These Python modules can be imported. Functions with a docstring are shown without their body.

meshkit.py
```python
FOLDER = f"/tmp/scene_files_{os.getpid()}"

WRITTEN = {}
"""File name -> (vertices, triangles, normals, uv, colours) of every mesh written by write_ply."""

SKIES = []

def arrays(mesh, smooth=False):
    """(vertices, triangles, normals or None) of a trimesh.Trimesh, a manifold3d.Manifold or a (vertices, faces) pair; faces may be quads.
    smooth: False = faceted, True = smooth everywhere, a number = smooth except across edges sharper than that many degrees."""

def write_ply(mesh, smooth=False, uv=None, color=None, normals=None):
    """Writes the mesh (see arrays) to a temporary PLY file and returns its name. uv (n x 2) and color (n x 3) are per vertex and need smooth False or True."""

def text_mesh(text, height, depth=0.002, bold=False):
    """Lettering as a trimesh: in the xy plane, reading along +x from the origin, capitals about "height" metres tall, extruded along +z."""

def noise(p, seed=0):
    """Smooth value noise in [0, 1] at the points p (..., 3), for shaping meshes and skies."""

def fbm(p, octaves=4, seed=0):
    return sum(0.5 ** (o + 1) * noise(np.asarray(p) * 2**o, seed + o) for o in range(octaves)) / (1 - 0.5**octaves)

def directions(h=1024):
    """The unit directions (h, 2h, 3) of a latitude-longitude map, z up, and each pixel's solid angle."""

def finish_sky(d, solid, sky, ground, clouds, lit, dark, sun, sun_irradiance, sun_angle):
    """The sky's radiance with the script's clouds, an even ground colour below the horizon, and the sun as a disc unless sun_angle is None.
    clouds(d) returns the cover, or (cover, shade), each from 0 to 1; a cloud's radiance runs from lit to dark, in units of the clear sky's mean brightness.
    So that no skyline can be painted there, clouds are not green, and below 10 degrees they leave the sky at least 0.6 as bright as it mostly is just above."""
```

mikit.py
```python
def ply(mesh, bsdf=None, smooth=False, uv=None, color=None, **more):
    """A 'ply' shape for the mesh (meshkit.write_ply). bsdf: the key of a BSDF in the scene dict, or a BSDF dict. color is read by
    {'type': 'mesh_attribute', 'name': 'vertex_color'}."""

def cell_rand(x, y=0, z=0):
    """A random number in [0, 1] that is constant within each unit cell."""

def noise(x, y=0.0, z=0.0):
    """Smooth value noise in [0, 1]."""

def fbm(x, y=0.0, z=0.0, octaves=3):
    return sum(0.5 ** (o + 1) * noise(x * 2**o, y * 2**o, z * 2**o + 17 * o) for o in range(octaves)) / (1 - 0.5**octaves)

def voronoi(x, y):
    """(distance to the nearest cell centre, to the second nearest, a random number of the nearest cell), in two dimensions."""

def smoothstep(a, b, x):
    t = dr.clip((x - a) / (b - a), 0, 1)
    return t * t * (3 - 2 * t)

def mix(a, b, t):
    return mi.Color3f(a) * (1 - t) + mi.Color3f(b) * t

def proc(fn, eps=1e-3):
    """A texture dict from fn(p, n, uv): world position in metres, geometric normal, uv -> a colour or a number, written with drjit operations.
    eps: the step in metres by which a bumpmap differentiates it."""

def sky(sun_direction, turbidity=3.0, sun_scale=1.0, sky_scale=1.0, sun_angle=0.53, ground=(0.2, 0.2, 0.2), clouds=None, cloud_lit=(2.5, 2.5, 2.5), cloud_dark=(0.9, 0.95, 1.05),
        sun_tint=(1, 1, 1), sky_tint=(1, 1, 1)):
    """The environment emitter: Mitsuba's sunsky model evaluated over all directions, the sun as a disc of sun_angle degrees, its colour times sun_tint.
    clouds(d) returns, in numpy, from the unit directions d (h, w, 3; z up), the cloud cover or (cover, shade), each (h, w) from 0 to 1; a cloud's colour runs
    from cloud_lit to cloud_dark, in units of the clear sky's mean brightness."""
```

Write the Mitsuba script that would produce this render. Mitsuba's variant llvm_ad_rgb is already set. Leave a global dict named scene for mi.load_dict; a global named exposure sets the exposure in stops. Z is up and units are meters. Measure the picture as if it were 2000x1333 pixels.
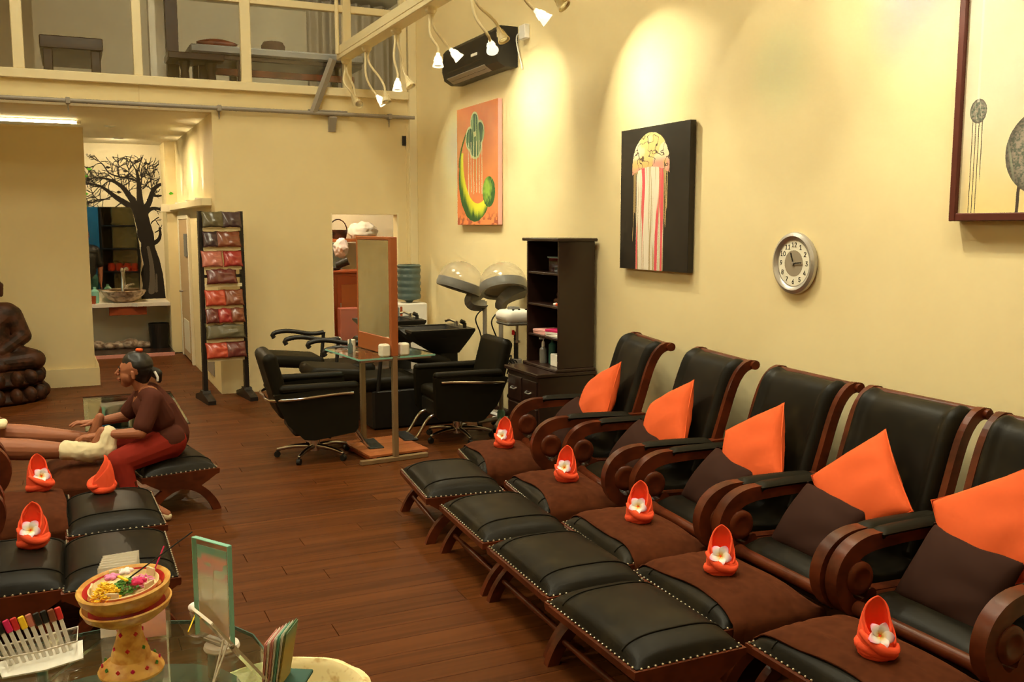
import math, random
import numpy as np, trimesh
import manifold3d as m3
import mitsuba as mi, drjit as dr
import mikit, meshkit
from shapely.geometry import Polygon, LineString, Point, box as sbox
from shapely.ops import unary_union
from shapely import affinity

random.seed(7); np.random.seed(7)
T = mi.ScalarTransform4f
scene = {'type': 'scene'}
labels = {}

# ------------------------------------------------------------------ camera
YAW, PITCH, H = 0.43454, 0.11999, 1.8
FWD = np.array([math.sin(YAW)*math.cos(PITCH), math.cos(YAW)*math.cos(PITCH), -math.sin(PITCH)])
scene['camera'] = {'type': 'perspective', 'fov': math.degrees(2*math.atan(1000/1850)), 'fov_axis': 'x', 'near_clip': 0.05, 'far_clip': 100.0,
                   'to_world': T().look_at(origin=[0, 0, H], target=(np.array([0, 0, H])+FWD).tolist(), up=[0, 0, 1])}
exposure = 0.0

# ------------------------------------------------------------------ lamps of the room
WARM = (0.92, 0.86, 0.61)
def rgb(c, k=1.0): return {'type': 'rgb', 'value': [float(x)*k for x in c]}
def spot(key, pos, target, power, cutoff=38, beam=14, col=WARM, wt=1.0):
    up = [0, 0, 1] if abs(target[0]-pos[0])+abs(target[1]-pos[1]) > 1e-3 else [0, 1, 0]
    scene[key] = {'type': 'spot', 'to_world': T().look_at(origin=list(pos), target=list(target), up=up), 'intensity': rgb(col, power), 'cutoff_angle': float(cutoff), 'beam_width': float(beam), 'sampling_weight': float(wt)}

# ------------------------------------------------------------------ materials
def pr(key, col, rough=0.5, spec=0.5, metal=0.0, two=True, bump=None, bs=0.002, **kw):
    b = {'type': 'principled', 'base_color': col if isinstance(col, dict) else rgb(col), 'roughness': float(rough), 'specular': float(spec), 'metallic': float(metal), **kw}
    if bump is not None:
        b = {'type': 'bumpmap', 'arbitrary': bump, 'scale': float(bs), 'bsdf': b}
    scene[key] = {'type': 'twosided', 'bsdf': b} if two else b
    return key
nz, fb, ss, mx = mikit.noise, mikit.fbm, mikit.smoothstep, mikit.mix

WALL = (0.80, 0.67, 0.38)
def f_wall(p, n, uv):
    a = fb(p.x*1.3+7, p.y*1.3, p.z*1.1, 3)
    s = fb(p.x*9, p.y*9, p.z*6, 2)
    return mx(WALL, (0.72, 0.59, 0.32), ss(.4, .8, a)*.6+s*.12)
pr('m_wall', mikit.proc(f_wall), .62, .25)
pr('m_white', (0.80, 0.72, 0.52), .55, .3)
pr('m_paint', (0.80, 0.70, 0.44), .38, .4)
pr('m_ceiling', (0.75, 0.70, 0.58), .7, .2)
pr('m_spandrel', (0.74, 0.60, 0.33), .6, .25)
def plank_fn(c0, c1, off):
    def f(p, n, uv):
        g = fb(p.x*1.6+off, p.y*34+off, 0.0, 3)
        w = fb(p.x*.5+off*3, p.y*5, 2.0, 2)
        return mx(c0, c1, ss(.25, .75, g)*.7+w*.3)
    return mikit.proc(f)
pr('m_plank_a', plank_fn((0.108, 0.030, 0.0065), (0.070, 0.0195, 0.0045), 3.1), .46, .12)
pr('m_plank_b', plank_fn((0.094, 0.0265, 0.006), (0.062, 0.0175, 0.004), 11.7), .48, .12)
pr('m_plank_c', plank_fn((0.122, 0.035, 0.008), (0.078, 0.022, 0.005), 23.9), .46, .12)
pr('m_gap', (0.03, 0.014, 0.007), .8, .1)
def f_leather(p, n, uv):
    a = fb(p.x*7, p.y*7, p.z*7, 3)
    return mx((0.0065, 0.0050, 0.0028), (0.017, 0.0125, 0.0055), ss(.45, .85, a))
pr('m_leather', mikit.proc(f_leather), .45, .17)
pr('m_leather_soft', (0.010, 0.0080, 0.0045), .5, .12)
def f_wood(p, n, uv):
    g = fb(p.x*9, p.y*9, p.z*9, 3)
    r = fb(p.x*30+4, p.y*60, p.z*60, 2)
    return mx((0.110, 0.022, 0.0065), (0.042, 0.009, 0.0035), ss(.3, .75, g)*.7+r*.25)
pr('m_wood', mikit.proc(f_wood), .32, .32)
pr('m_wood_dark', (0.022, 0.009, 0.006), .3, .5)
pr('m_black', (0.010, 0.009, 0.008), .45, .45)
pr('m_blackwood', (0.014, 0.010, 0.008), .4, .4)
pr('m_orange', (0.68, 0.105, 0.028), .8, .15, sheen=0.4)
pr('m_orange_towel', (0.86, 0.100, 0.040), .9, .1, sheen=0.6)
pr('m_brown_pillow', (0.034, 0.014, 0.010), .85, .1)
def f_btowel(p, n, uv):
    return mx((0.086, 0.023, 0.0085), (0.056, 0.015, 0.006), fb(p.x*30, p.y*30, p.z*30, 2))
pr('m_brown_towel', mikit.proc(f_btowel), .95, .05, sheen=0.3)
pr('m_chrome', (0.75, 0.73, 0.70), .12, .5, 1.0)
pr('m_steel', (0.42, 0.40, 0.37), .35, .5, 1.0)
pr('m_brass_nail', (0.55, 0.50, 0.40), .3, .5, 1.0)
pr('m_grey_metal', (0.30, 0.27, 0.23), .45, .5)
pr('m_white_plastic', (0.78, 0.75, 0.68), .3, .5)
pr('m_grey_plastic', (0.16, 0.155, 0.14), .35, .5)
pr('m_skin', (0.32, 0.115, 0.055), .5, .35)
pr('m_skin_light', (0.31, 0.110, 0.052), .5, .35)
pr('m_lip', (0.42, 0.10, 0.07), .4, .4)
pr('m_door', (0.55, 0.38, 0.20), .5, .3)
pr('m_hair', (0.008, 0.006, 0.005), .4, .5)
pr('m_shirt', (0.075, 0.022, 0.014), .85, .1)
pr('m_trousers', (0.21, 0.018, 0.011), .85, .1)
pr('m_cream', (0.72, 0.62, 0.40), .85, .1)
pr('m_red', (0.60, 0.03, 0.03), .4, .4)
pr('m_petal', (0.90, 0.80, 0.78), .6, .3)
pr('m_petal_pink', (0.80, 0.25, 0.50), .6, .3)
pr('m_magenta', (0.62, 0.02, 0.12), .6, .3)
pr('m_yellow', (0.93, 0.62, 0.03), .6, .3)
pr('m_green', (0.10, 0.28, 0.05), .6, .3)
pr('m_leafgreen', (0.10, 0.42, 0.03), .7, .2)
pr('m_mural', (0.020, 0.016, 0.013), .8, .15)
pr('m_mural_grey', (0.10, 0.085, 0.07), .8, .15)
pr('m_redwood', (0.30, 0.055, 0.015), .35, .45)
pr('m_orangewood', (0.36, 0.10, 0.028), .4, .4)
pr('m_paper', (0.85, 0.82, 0.74), .7, .2)
pr('m_pinkpaper', (0.75, 0.40, 0.36), .7, .2)
pr('m_teal', (0.22, 0.50, 0.40), .5, .3)
pr('m_teal_dark', (0.03, 0.10, 0.08), .5, .3)
pr('m_blue', (0.10, 0.40, 0.62), .6, .3)
pr('m_gold', (0.72, 0.36, 0.06), .45, .4)
def f_gold(p, n, uv):
    a = fb(p.x*60, p.y*60, p.z*60, 3)
    return mx((0.78, 0.47, 0.12), (0.62, 0.27, 0.05), ss(.35, .75, a))
pr('m_gilt', mikit.proc(f_gold), .42, .45)
def f_stone(p, n, uv):
    a = fb(p.x*45, p.y*45, p.z*45, 3)
    return mx((0.80, 0.68, 0.38), (0.55, 0.38, 0.16), ss(.5, .8, a))
pr('m_stone', mikit.proc(f_stone), .8, .2)
def f_carved(p, n, uv):
    a = fb(p.x*14, p.y*14, p.z*14, 3)
    return mx((0.065, 0.022, 0.010), (0.022, 0.009, 0.005), ss(.35, .7, a))
pr('m_carved', mikit.proc(f_carved), .5, .25)
pr('m_frame_red', (0.085, 0.018, 0.012), .4, .4)
def f_basin(p, n, uv):
    a = fb(p.x*20, p.y*20, p.z*20, 3)
    return mx((0.55, 0.42, 0.30), (0.22, 0.14, 0.09), ss(.4, .7, a))
pr('m_basin', mikit.proc(f_basin), .3, .5)
pr('m_marble', (0.80, 0.74, 0.64), .25, .5)
pr('m_darkgreen', (0.030, 0.040, 0.032), .25, .5)
pr('m_bottle', (0.085, 0.125, 0.12), .2, .5)
pr('m_painted_glow', (0.75, 0.35, 0.28), .5, .3)  # glow of the step strip put into the colour, no emission
scene['m_mirror'] = {'type': 'twosided', 'bsdf': {'type': 'conductor', 'material': 'none', 'specular_reflectance': rgb((.80, .80, .76))}}
scene['m_pane'] = {'type': 'thindielectric', 'int_ior': 1.5}
scene['m_acrylic'] = {'type': 'thindielectric', 'int_ior': 1.49}
scene['m_dome'] = {'type': 'blendbsdf', 'weight': .10, 'a': {'type': 'thindielectric', 'int_ior': 1.6}, 'b': {'type': 'twosided', 'bsdf': {'type': 'roughplastic', 'diffuse_reflectance': rgb((.75, .65, .5)), 'alpha': .12}}}
scene['m_glassgreen'] = {'type': 'thindielectric', 'int_ior': 1.5, 'specular_transmittance': rgb((.80, .92, .86))}
scene['m_water_blue'] = {'type': 'thindielectric', 'int_ior': 1.4, 'specular_transmittance': rgb((.42, .62, .66))}

# ------------------------------------------------------------------ geometry helpers
cat = trimesh.util.concatenate
def bx(x0, x1, y0, y1, z0, z1):
    m = trimesh.creation.box((abs(x1-x0), abs(y1-y0), abs(z1-z0))); m.apply_translation(((x0+x1)/2, (y0+y1)/2, (z0+z1)/2)); return m
def cbx(x0, x1, y0, y1, z0, z1, c=.006):
    pts = []
    X, Y, Z = (x0, x1), (y0, y1), (z0, z1)
    c = min(c, .45*min(abs(x1-x0), abs(y1-y0), abs(z1-z0)))
    for i in (0, 1):
        for j in (0, 1):
            for k in (0, 1):
                sx, sy, sz = (1, -1)[i]*c, (1, -1)[j]*c, (1, -1)[k]*c
                pts += [(X[i], Y[j]+sy, Z[k]+sz), (X[i]+sx, Y[j], Z[k]+sz), (X[i]+sx, Y[j]+sy, Z[k])]
    return trimesh.convex.convex_hull(np.array(pts))
def rbx(x0, x1, y0, y1, z0, z1, r=.03, seg=16):
    s = m3.Manifold.sphere(r, seg)
    ms = [s.translate((x, y, z)) for x in (x0+r, x1-r) for y in (y0+r, y1-r) for z in (z0+r, z1-r)]
    return tm(m3.Manifold.batch_hull(ms))
def tm(m):
    q = m.to_mesh(); return trimesh.Trimesh(np.array(q.vert_properties[:, :3]), np.array(q.tri_verts), process=False)
def lathe(prof, n=32, c=(0, 0, 0)):
    m = trimesh.creation.revolve(np.array(prof, float), sections=n); m.apply_translation(c); return m
def cyl(p0, p1, r, n=16):
    return trimesh.creation.cylinder(radius=r, segment=[p0, p1], sections=n)
def tube(pts, r, n=8, close=False):
    pts = np.array(pts, float); k = len(pts)
    r = np.full(k, r) if np.isscalar(r) else np.array(r, float)
    tg = np.gradient(pts, axis=0); tg /= np.linalg.norm(tg, axis=1, keepdims=True)+1e-12
    u = np.cross(tg[0], [0, 0, 1.]);
    if np.linalg.norm(u) < 1e-3: u = np.cross(tg[0], [1., 0, 0])
    u /= np.linalg.norm(u); V = []
    for i in range(k):
        u = u-tg[i]*np.dot(u, tg[i]); u /= np.linalg.norm(u); w = np.cross(tg[i], u)
        a = np.arange(n)*2*np.pi/n
        V.append(pts[i]+r[i]*(np.cos(a)[:, None]*u+np.sin(a)[:, None]*w))
    V = np.vstack(V); Fc = []
    for i in range(k-1):
        for j in range(n):
            a, b = i*n+j, i*n+(j+1) % n
            Fc += [(a, b, b+n), (a, b+n, a+n)]
    V = np.vstack([V, pts[0], pts[-1]])
    for j in range(n):
        Fc += [(k*n, (j+1) % n, j), (k*n+1, (k-1)*n+j, (k-1)*n+(j+1) % n)]
    return trimesh.Trimesh(V, Fc, process=False)
def smoothpath(pts, n=24):
    from scipy.interpolate import CubicSpline
    pts = np.array(pts, float); d = np.r_[0, np.cumsum(np.linalg.norm(np.diff(pts, axis=0), axis=1))]
    return CubicSpline(d, pts)(np.linspace(0, d[-1], n))
def ext(poly, depth):
    gs = getattr(poly, 'geoms', [poly])
    return cat([trimesh.creation.extrude_polygon(g, depth, engine='earcut') for g in gs if g.area > 1e-9])
def ext_y(poly, y0, y1):
    """polygon in (x,z) extruded from y0 to y1"""
    m = ext(poly, y1-y0); v = m.vertices.copy()
    return trimesh.Trimesh(np.c_[v[:, 0], y0+v[:, 2], v[:, 1]], m.faces[:, ::-1], process=False)
def ext_x(poly, x0, x1):
    """polygon in (y,z) extruded from x0 to x1"""
    m = ext(poly, x1-x0); v = m.vertices.copy()
    return trimesh.Trimesh(np.c_[x0+v[:, 2], v[:, 0], v[:, 1]], m.faces, process=False)
def grid(fn, nu, nv, closed=False):
    """surface of fn(u,v) for u,v in 0..1"""
    V = np.array([fn(i/(nu-1), j/(nv-1)) for i in range(nu) for j in range(nv)], float); Fc = []
    for i in range(nu-1):
        for j in range(nv-1):
            a = i*nv+j; Fc += [(a, a+nv, a+nv+1), (a, a+nv+1, a+1)]
    return trimesh.Trimesh(V, Fc, process=False)
def shell(fn, nu, nv, t):
    """closed thin solid from a surface: thickness t along normals"""
    m = grid(fn, nu, nv); n = m.vertex_normals; V = np.vstack([m.vertices, m.vertices-n*t]); N = nu*nv; Fc = [*map(tuple, m.faces), *[(c+N, b+N, a+N) for a, b, c in m.faces]]
    loop = [i*nv for i in range(nu)]+[(nu-1)*nv+j for j in range(1, nv)]+[i*nv+nv-1 for i in range(nu-2, -1, -1)]+[j for j in range(nv-2, 0, -1)]
    for a, b in zip(loop, loop[1:]+loop[:1]): Fc += [(b, a, a+N), (b, a+N, b+N)]
    return trimesh.Trimesh(V, Fc, process=False)
def moved(m, M):
    m = m.copy(); m.apply_transform(M); return m
def xf(x=0, y=0, z=0, rz=0, rx=0, ry=0, s=1):
    M = np.eye(4); M[:3, :3] *= s
    for ang, ax in ((rx, (1, 0, 0)), (ry, (0, 1, 0)), (rz, (0, 0, 1))):
        if ang: M = trimesh.transformations.rotation_matrix(math.radians(ang), ax) @ M
    M = M.copy(); M[:3, 3] = (x, y, z); return M

used = {}
def nm(base):
    k = used.get(base, 0); used[base] = k+1
    return base if k == 0 else f'{base}_{k:03d}'
def tag(key, label, category=None, group=None, kind=None):
    d = {'label': label} if label else {}
    if category: d['category'] = category
    if group: d['group'] = group
    if kind: d['kind'] = kind
    labels[key] = d
def struct(key, mesh, mat, label=None, smooth=False):
    if mesh is not None: scene[key] = mikit.ply(mesh, mat, smooth=smooth)
    labels[key] = {'kind': 'structure', **({'label': label} if label else {})}
    return key
def part(root, name, mesh, mat, smooth=False, label=None, kind=None, **kw):
    key = nm(root+'__'+name); scene[key] = mikit.ply(mesh, mat, smooth=smooth, **kw)
    if label or kind: tag(key, label, kind=kind)
    return key
def thing(name, label, category, group=None):
    key = nm(name); tag(key, label, category, group); return key
def single(name, label, category, mesh, mat, smooth=False, group=None, **kw):
    key = thing(name, label, category, group); scene[key] = mikit.ply(mesh, mat, smooth=smooth, **kw); return key
class Kit:
    """a thing built once in local axes, then placed as often as needed"""
    def __init__(self): self.parts = []; self.n = {}; self.lab = {}
    def add(self, name, mesh, mat, smooth=False, label=None, kind=None, **kw):
        k = self.n.get(name, 0); self.n[name] = k+1
        key = name if k == 0 else f'{name}_{k:03d}'
        self.parts.append((key, mikit.ply(mesh, mat, smooth=smooth, **kw)))
        if label or kind: self.lab[key] = (label, kind)
        return key
    def place(self, name, M, label, category, group=None):
        root = thing(name, label, category, group); W = T(np.array(M, float))
        for key, d in self.parts: scene[root+'__'+key] = {**d, 'to_world': W}
        for key, (l, k) in self.lab.items(): tag(root+'__'+key, l, kind=k)
        return root
def bones(segs, refine=.02, it=8, seg=14):
    """one smooth body: hulls of the spheres at the joints, joined and smoothed"""
    out = m3.Manifold()
    for s in segs:
        sp = [m3.Manifold.sphere(r, seg).translate(tuple(map(float, p))) for p, r in s]
        out = out+(m3.Manifold.batch_hull(sp) if len(sp) > 1 else sp[0])
    m = tm(out.refine_to_length(refine)); m.merge_vertices()
    trimesh.smoothing.filter_taubin(m, iterations=it); return m
def pillow_mesh(w, h, t, n=18, seed=0):
    rs = np.random.RandomState(seed); ph = rs.rand(4)*6
    def side(sg):
        def f(u, v):
            a, b = 2*u-1, 2*v-1
            th = t*(max(0, 1-abs(a)**2.2)**.55)*(max(0, 1-abs(b)**2.2)**.55)
            pin = 1-.07*(1-abs(a)**2)*abs(b)**6
            pin2 = 1-.07*(1-abs(b)**2)*abs(a)**6
            th += .006*math.sin(9*a*b+ph[0]+4*b)*(1-a*a)*(1-b*b)
            return (a*w/2*pin2, b*h/2*pin, sg*th)
        return f
    A = grid(side(1), n, n); B = grid(side(-1), n, n); B.invert()
    m = cat([A, B]); m.merge_vertices(); return m
# ================================================================== SETTING
XR, YB, ZC, ZG = 3.65, 10.5, 6.6, 5.0  # unseen hall ceiling set high, keeps lamp reflections out of the panes
# floor: planks along x, laid one by one where the camera sees them
struct('floor', cat([bx(-3.4, 3.9, -3.7, 9.1, -.06, -.006), bx(-3.4, .04, 9.1, 10.85, -.06, -.006), bx(.92, 3.9, 9.1, 10.85, -.06, -.006), bx(-3.4, 5.2, 10.85, 15.2, -.06, -.006)]), 'm_gap', 'brown plank floor')
PW, PL = .14, 1.32
HOLE = (.04, .92, 9.1, 10.85)
planks = []
rp = random.Random(3)
row = 0; y = -3.6
while y < 14.2:
    xoff = (rp.random())*PL
    x = -3.4-xoff
    while x < 3.64:
        a, b = max(x, -3.4), min(x+PL, 3.64)
        segs = [(a, b)]
        if y+PW > HOLE[2] and y < HOLE[3]:
            segs = [(a, min(b, HOLE[0])), (max(a, HOLE[1]), b)]
        for s, e in segs:
            if y > 10.45 and e > 1.41: e = 1.41
            if e-s > .03: planks.append((s, e, y, min(y+PW, 14.2)))
        x += PL
    y += PW; row += 1
def seen(p):
    cx, cy = (p[0]+p[1])/2, (p[2]+p[3])/2
    az = math.degrees(math.atan2(cx, cy))-24.9
    return cy > 2.2 and abs(az) < 33 and cx < 3.4
planks.sort(key=lambda p: (not seen(p), math.hypot((p[0]+p[1])/2, (p[2]+p[3])/2)))
def plank_mesh(p): return cbx(p[0]+.0012, p[1]-.0012, p[2]+.0012, p[3]-.0012, -.012, 0, .0015)
for p in planks[:295]:
    part('floor', 'plank', plank_mesh(p), 'm_plank_'+'abc'[rp.randrange(3)])
part('floor', 'plank_field', cat([bx(p[0]+.0012, p[1]-.0012, p[2]+.0012, p[3]-.0012, -.012, 0) for p in planks[295:]]), 'm_plank_b', kind='stuff')
# glazed pit in the floor
struct('floor_pit', cat([bx(.0, .96, 9.06, 10.9, -.5, -.45), bx(.0, .04, 9.06, 10.9, -.45, -.012), bx(.92, .96, 9.06, 10.9, -.45, -.012), bx(.04, .92, 9.06, 9.1, -.45, -.012), bx(.04, .92, 10.85, 10.9, -.45, -.012)]), 'm_darkgreen', 'dark green pit under the glass floor panel')
part('floor_pit', 'frame', cat([bx(.04, .92, 9.1, 9.14, -.03, -.012), bx(.04, .92, 10.81, 10.85, -.03, -.012), bx(.04, .08, 9.14, 10.81, -.03, -.012), bx(.88, .92, 9.14, 10.81, -.03, -.012)]), 'm_steel')
part('floor_pit', 'glass_panel', bx(.04, .92, 9.1, 10.85, -.012, 0.0), 'm_glassgreen')
part('floor_pit', 'ledge', cat([bx(.16, .86, 9.75, 9.80, -.2, -.17), bx(.80, .86, 9.2, 9.75, -.2, -.17)]), 'm_white')  # white bars under the glass panel
single('pond_bowl', 'white bowl standing under the glass floor panel behind the masseuse', 'bowl', lathe([(0, 0), (.12, .01), (.20, .07), (.22, .12), (.205, .12), (.18, .07), (0, .03)], 28, (.45, 9.5, -.45)), 'm_white', 40)

# walls
struct('wall_right', bx(XR, XR+.15, -3.7, 10.65, 0, ZC), 'm_wall', 'cream yellow plastered wall behind the row of lounge chairs')
struct('baseboard_right', cbx(XR-.018, XR, 2.0, 10.45, 0, .10, .004), 'm_wood_dark')
struct('wall_back', cat([bx(1.41, 2.66, YB, YB+.15, 0, 2.99), bx(2.66, 3.42, YB, YB+.15, 1.94, 2.99), bx(3.42, XR, YB, YB+.15, 0, 2.99)]), 'm_wall', 'cream plastered end wall with an open doorway')
struct('wall_spandrel', bx(-3.4, XR, YB, YB+.15, 2.99, 3.23), 'm_wall', 'plastered band under the gallery windows')
part('wall_spandrel', 'joint', bx(.70, .715, YB-.006, YB, 3.0, 3.23), 'm_spandrel')
struct('trim_1', cbx(3.56, XR, YB-.07, YB, 0, ZC, .004), 'm_paint', 'painted pilaster in the corner of the room')
part('trim_1', 'cable_duct', bx(3.535, 3.56, YB-.02, YB, 0, 2.95), 'm_wall')
struct('ceiling', bx(-3.4, XR+.15, -3.7, YB, ZC, ZC+.1), 'm_ceiling', 'unseen pale ceiling of the hall, above the frame')
struct('wall_left', bx(-3.55, -3.4, -3.7, 15.2, 0, ZC), 'm_wall', 'cream wall on the left, out of frame')
# front wall with a shop window behind the camera
struct('wall_front', cat([bx(-3.4, -.6, -3.7, -3.55, 0, ZC), bx(1.9, XR, -3.7, -3.55, 0, ZC), bx(-.6, 1.9, -3.7, -3.55, 2.5, ZC)]), 'm_wall')
struct('window_9', bx(-.6, 1.9, -3.64, -3.63, 0, 2.5), 'm_pane')
part('window_9', 'frame', cat([bx(-.6, 1.9, -3.67, -3.6, 2.42, 2.5), bx(-.6, -.52, -3.67, -3.6, 0, 2.42), bx(1.82, 1.9, -3.67, -3.6, 0, 2.42), bx(.61, .69, -3.67, -3.6, 0, 2.42)]), 'm_wood_dark')

# recess under the gallery
struct('ceiling_recess', bx(-3.4, 1.41, YB, 15.2, 2.99, 3.05), 'm_white', 'low ceiling of the passage to the wash basin')
struct('wall_recess', bx(-3.4, .19, 11.75, 11.9, 0, 2.90), 'm_wall', 'plain cream panel wall behind the carved statue')
part('wall_recess', 'top_band', bx(-3.4, .19, 11.742, 11.76, 2.875, 2.90), 'm_spandrel')
part('wall_recess', 'plinth', ext_y(Polygon([(-3.4, 0), (.235, 0), (.232, .215), (.19, .33), (.19, .2), (-3.4, .2)]), 11.72, 11.95), 'm_wall')
part('wall_recess', 'plinth_base', cat([bx(-3.4, .235, 11.70, 11.72, 0, .205)]), 'm_wall')
struct('wall_passage', cat([bx(1.41, 1.56, YB+.15, 14.35, 0, 2.99), bx(1.265, 1.56, 14.35, 15.2, 0, 2.99)]), 'm_wall', 'cream side wall of the passage')
struct('wall_alcove', bx(-2.7, 1.265, 15.0, 15.15, 0, 2.99), 'm_white', 'end wall of the passage, painted with a tree')
struct('wall_alcove_left', bx(-2.85, -2.7, 11.9, 15.15, 0, 2.99), 'm_blue')  # unseen, blue for the basin mirror to reflect
struct('trim_2', cbx(1.30, 1.41, 10.75, 14.33, 2.03, 2.11, .004), 'm_paint', 'painted ledge along the passage wall')
struct('trim_3', cbx(1.19, 1.41, 14.30, 14.42, 2.01, 2.115, .004), 'm_white')
# passage door
struct('door_1', cbx(1.385, 1.41, 12.95, 14.0, .02, 1.90, .004), 'm_door', 'pale door in the side wall of the passage')
part('door_1', 'frame', cat([cbx(1.375, 1.412, 12.85, 12.95, 0, 1.96), cbx(1.375, 1.412, 14.0, 14.10, 0, 1.96), cbx(1.375, 1.412, 12.95, 14.0, 1.90, 1.96)]), 'm_white')
part('door_1', 'handle', tube([(1.385, 13.8, .92), (1.345, 13.8, .92), (1.345, 13.68, .92)], .012), 'm_steel')
part('door_1', 'panel', cbx(1.38, 1.386, 13.15, 13.8, .12, .55, .003), 'm_white')
single('wall_sign', 'narrow black framed sign on the passage door beside the clothing rack', 'sign', cbx(1.37, 1.386, 13.02, 13.33, 1.41, 1.71, .003), 'm_grey_plastic')
single('louvre_vent', 'dark vent low on the passage wall behind the clothing rack', 'vent', cbx(1.395, 1.412, 11.0, 11.5, .12, .36, .003), 'm_grey_metal')
# platform of the wash basin; the edge glow is plain pink colour
struct('floor_platform', bx(-2.7, 1.265, 14.06, 15.0, 0, .05), 'm_wood_dark', 'dark platform under the wash basin')
struct('trim_4', bx(.0, 1.265, 14.03, 14.06, .0, .045), 'm_painted_glow', 'pink edge of the platform, its glow painted in')
# gallery above: floor, window frames, panes
struct('floor_gallery', bx(-3.4, 4.6, YB+.15, 15.2, 3.05, 3.22), 'm_wood_dark')
struct('wall_gallery_back', bx(-3.4, 4.6, 14.6, 14.75, 3.22, ZG), 'm_white', 'pale back wall of the gallery')
struct('wall_gallery_right', bx(4.45, 4.6, YB+.15, 14.6, 3.22, ZG), 'm_white')
struct('ceiling_gallery', bx(-3.4, 4.6, YB, 15.2, ZG, ZG+.1), 'm_ceiling')
struct('wall_gallery_left', bx(-3.4, -3.25, YB+.15, 14.6, 3.22, ZG), 'm_white')
struct('wall_gallery_front', bx(-3.4, XR, YB, YB+.15, ZG, ZC), 'm_wall')
struct('trim_5', cbx(-3.4, 3.56, YB-.06, YB+.05, 3.225, 3.315, .005), 'm_paint', 'painted sill of the gallery windows')
struct('trim_6', cbx(-.40, 3.50, YB-.03, YB+.04, 4.125, 4.20, .005), 'm_paint', 'upper rail of the gallery windows')
xs = [(-.41, -.31), (.67, .755), (1.725, 1.83), (2.82, 2.91), (3.47, 3.545)]
for i, (a, b) in enumerate(xs):
    struct(f'trim_{7+i}', cbx(a, b, YB-.045, YB+.04, 3.315, ZG, .005), 'm_paint')
bays = [(-3.3, -.41), (-.31, .67), (.755, 1.725), (1.83, 2.82), (2.91, 3.47)]
for i, (a, b) in enumerate(bays):
    struct(f'window_{i+1}', bx(a, b, YB+.0, YB+.006, 3.315, 4.125 if i else ZG), 'm_pane', 'clear pane of the gallery front')
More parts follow.
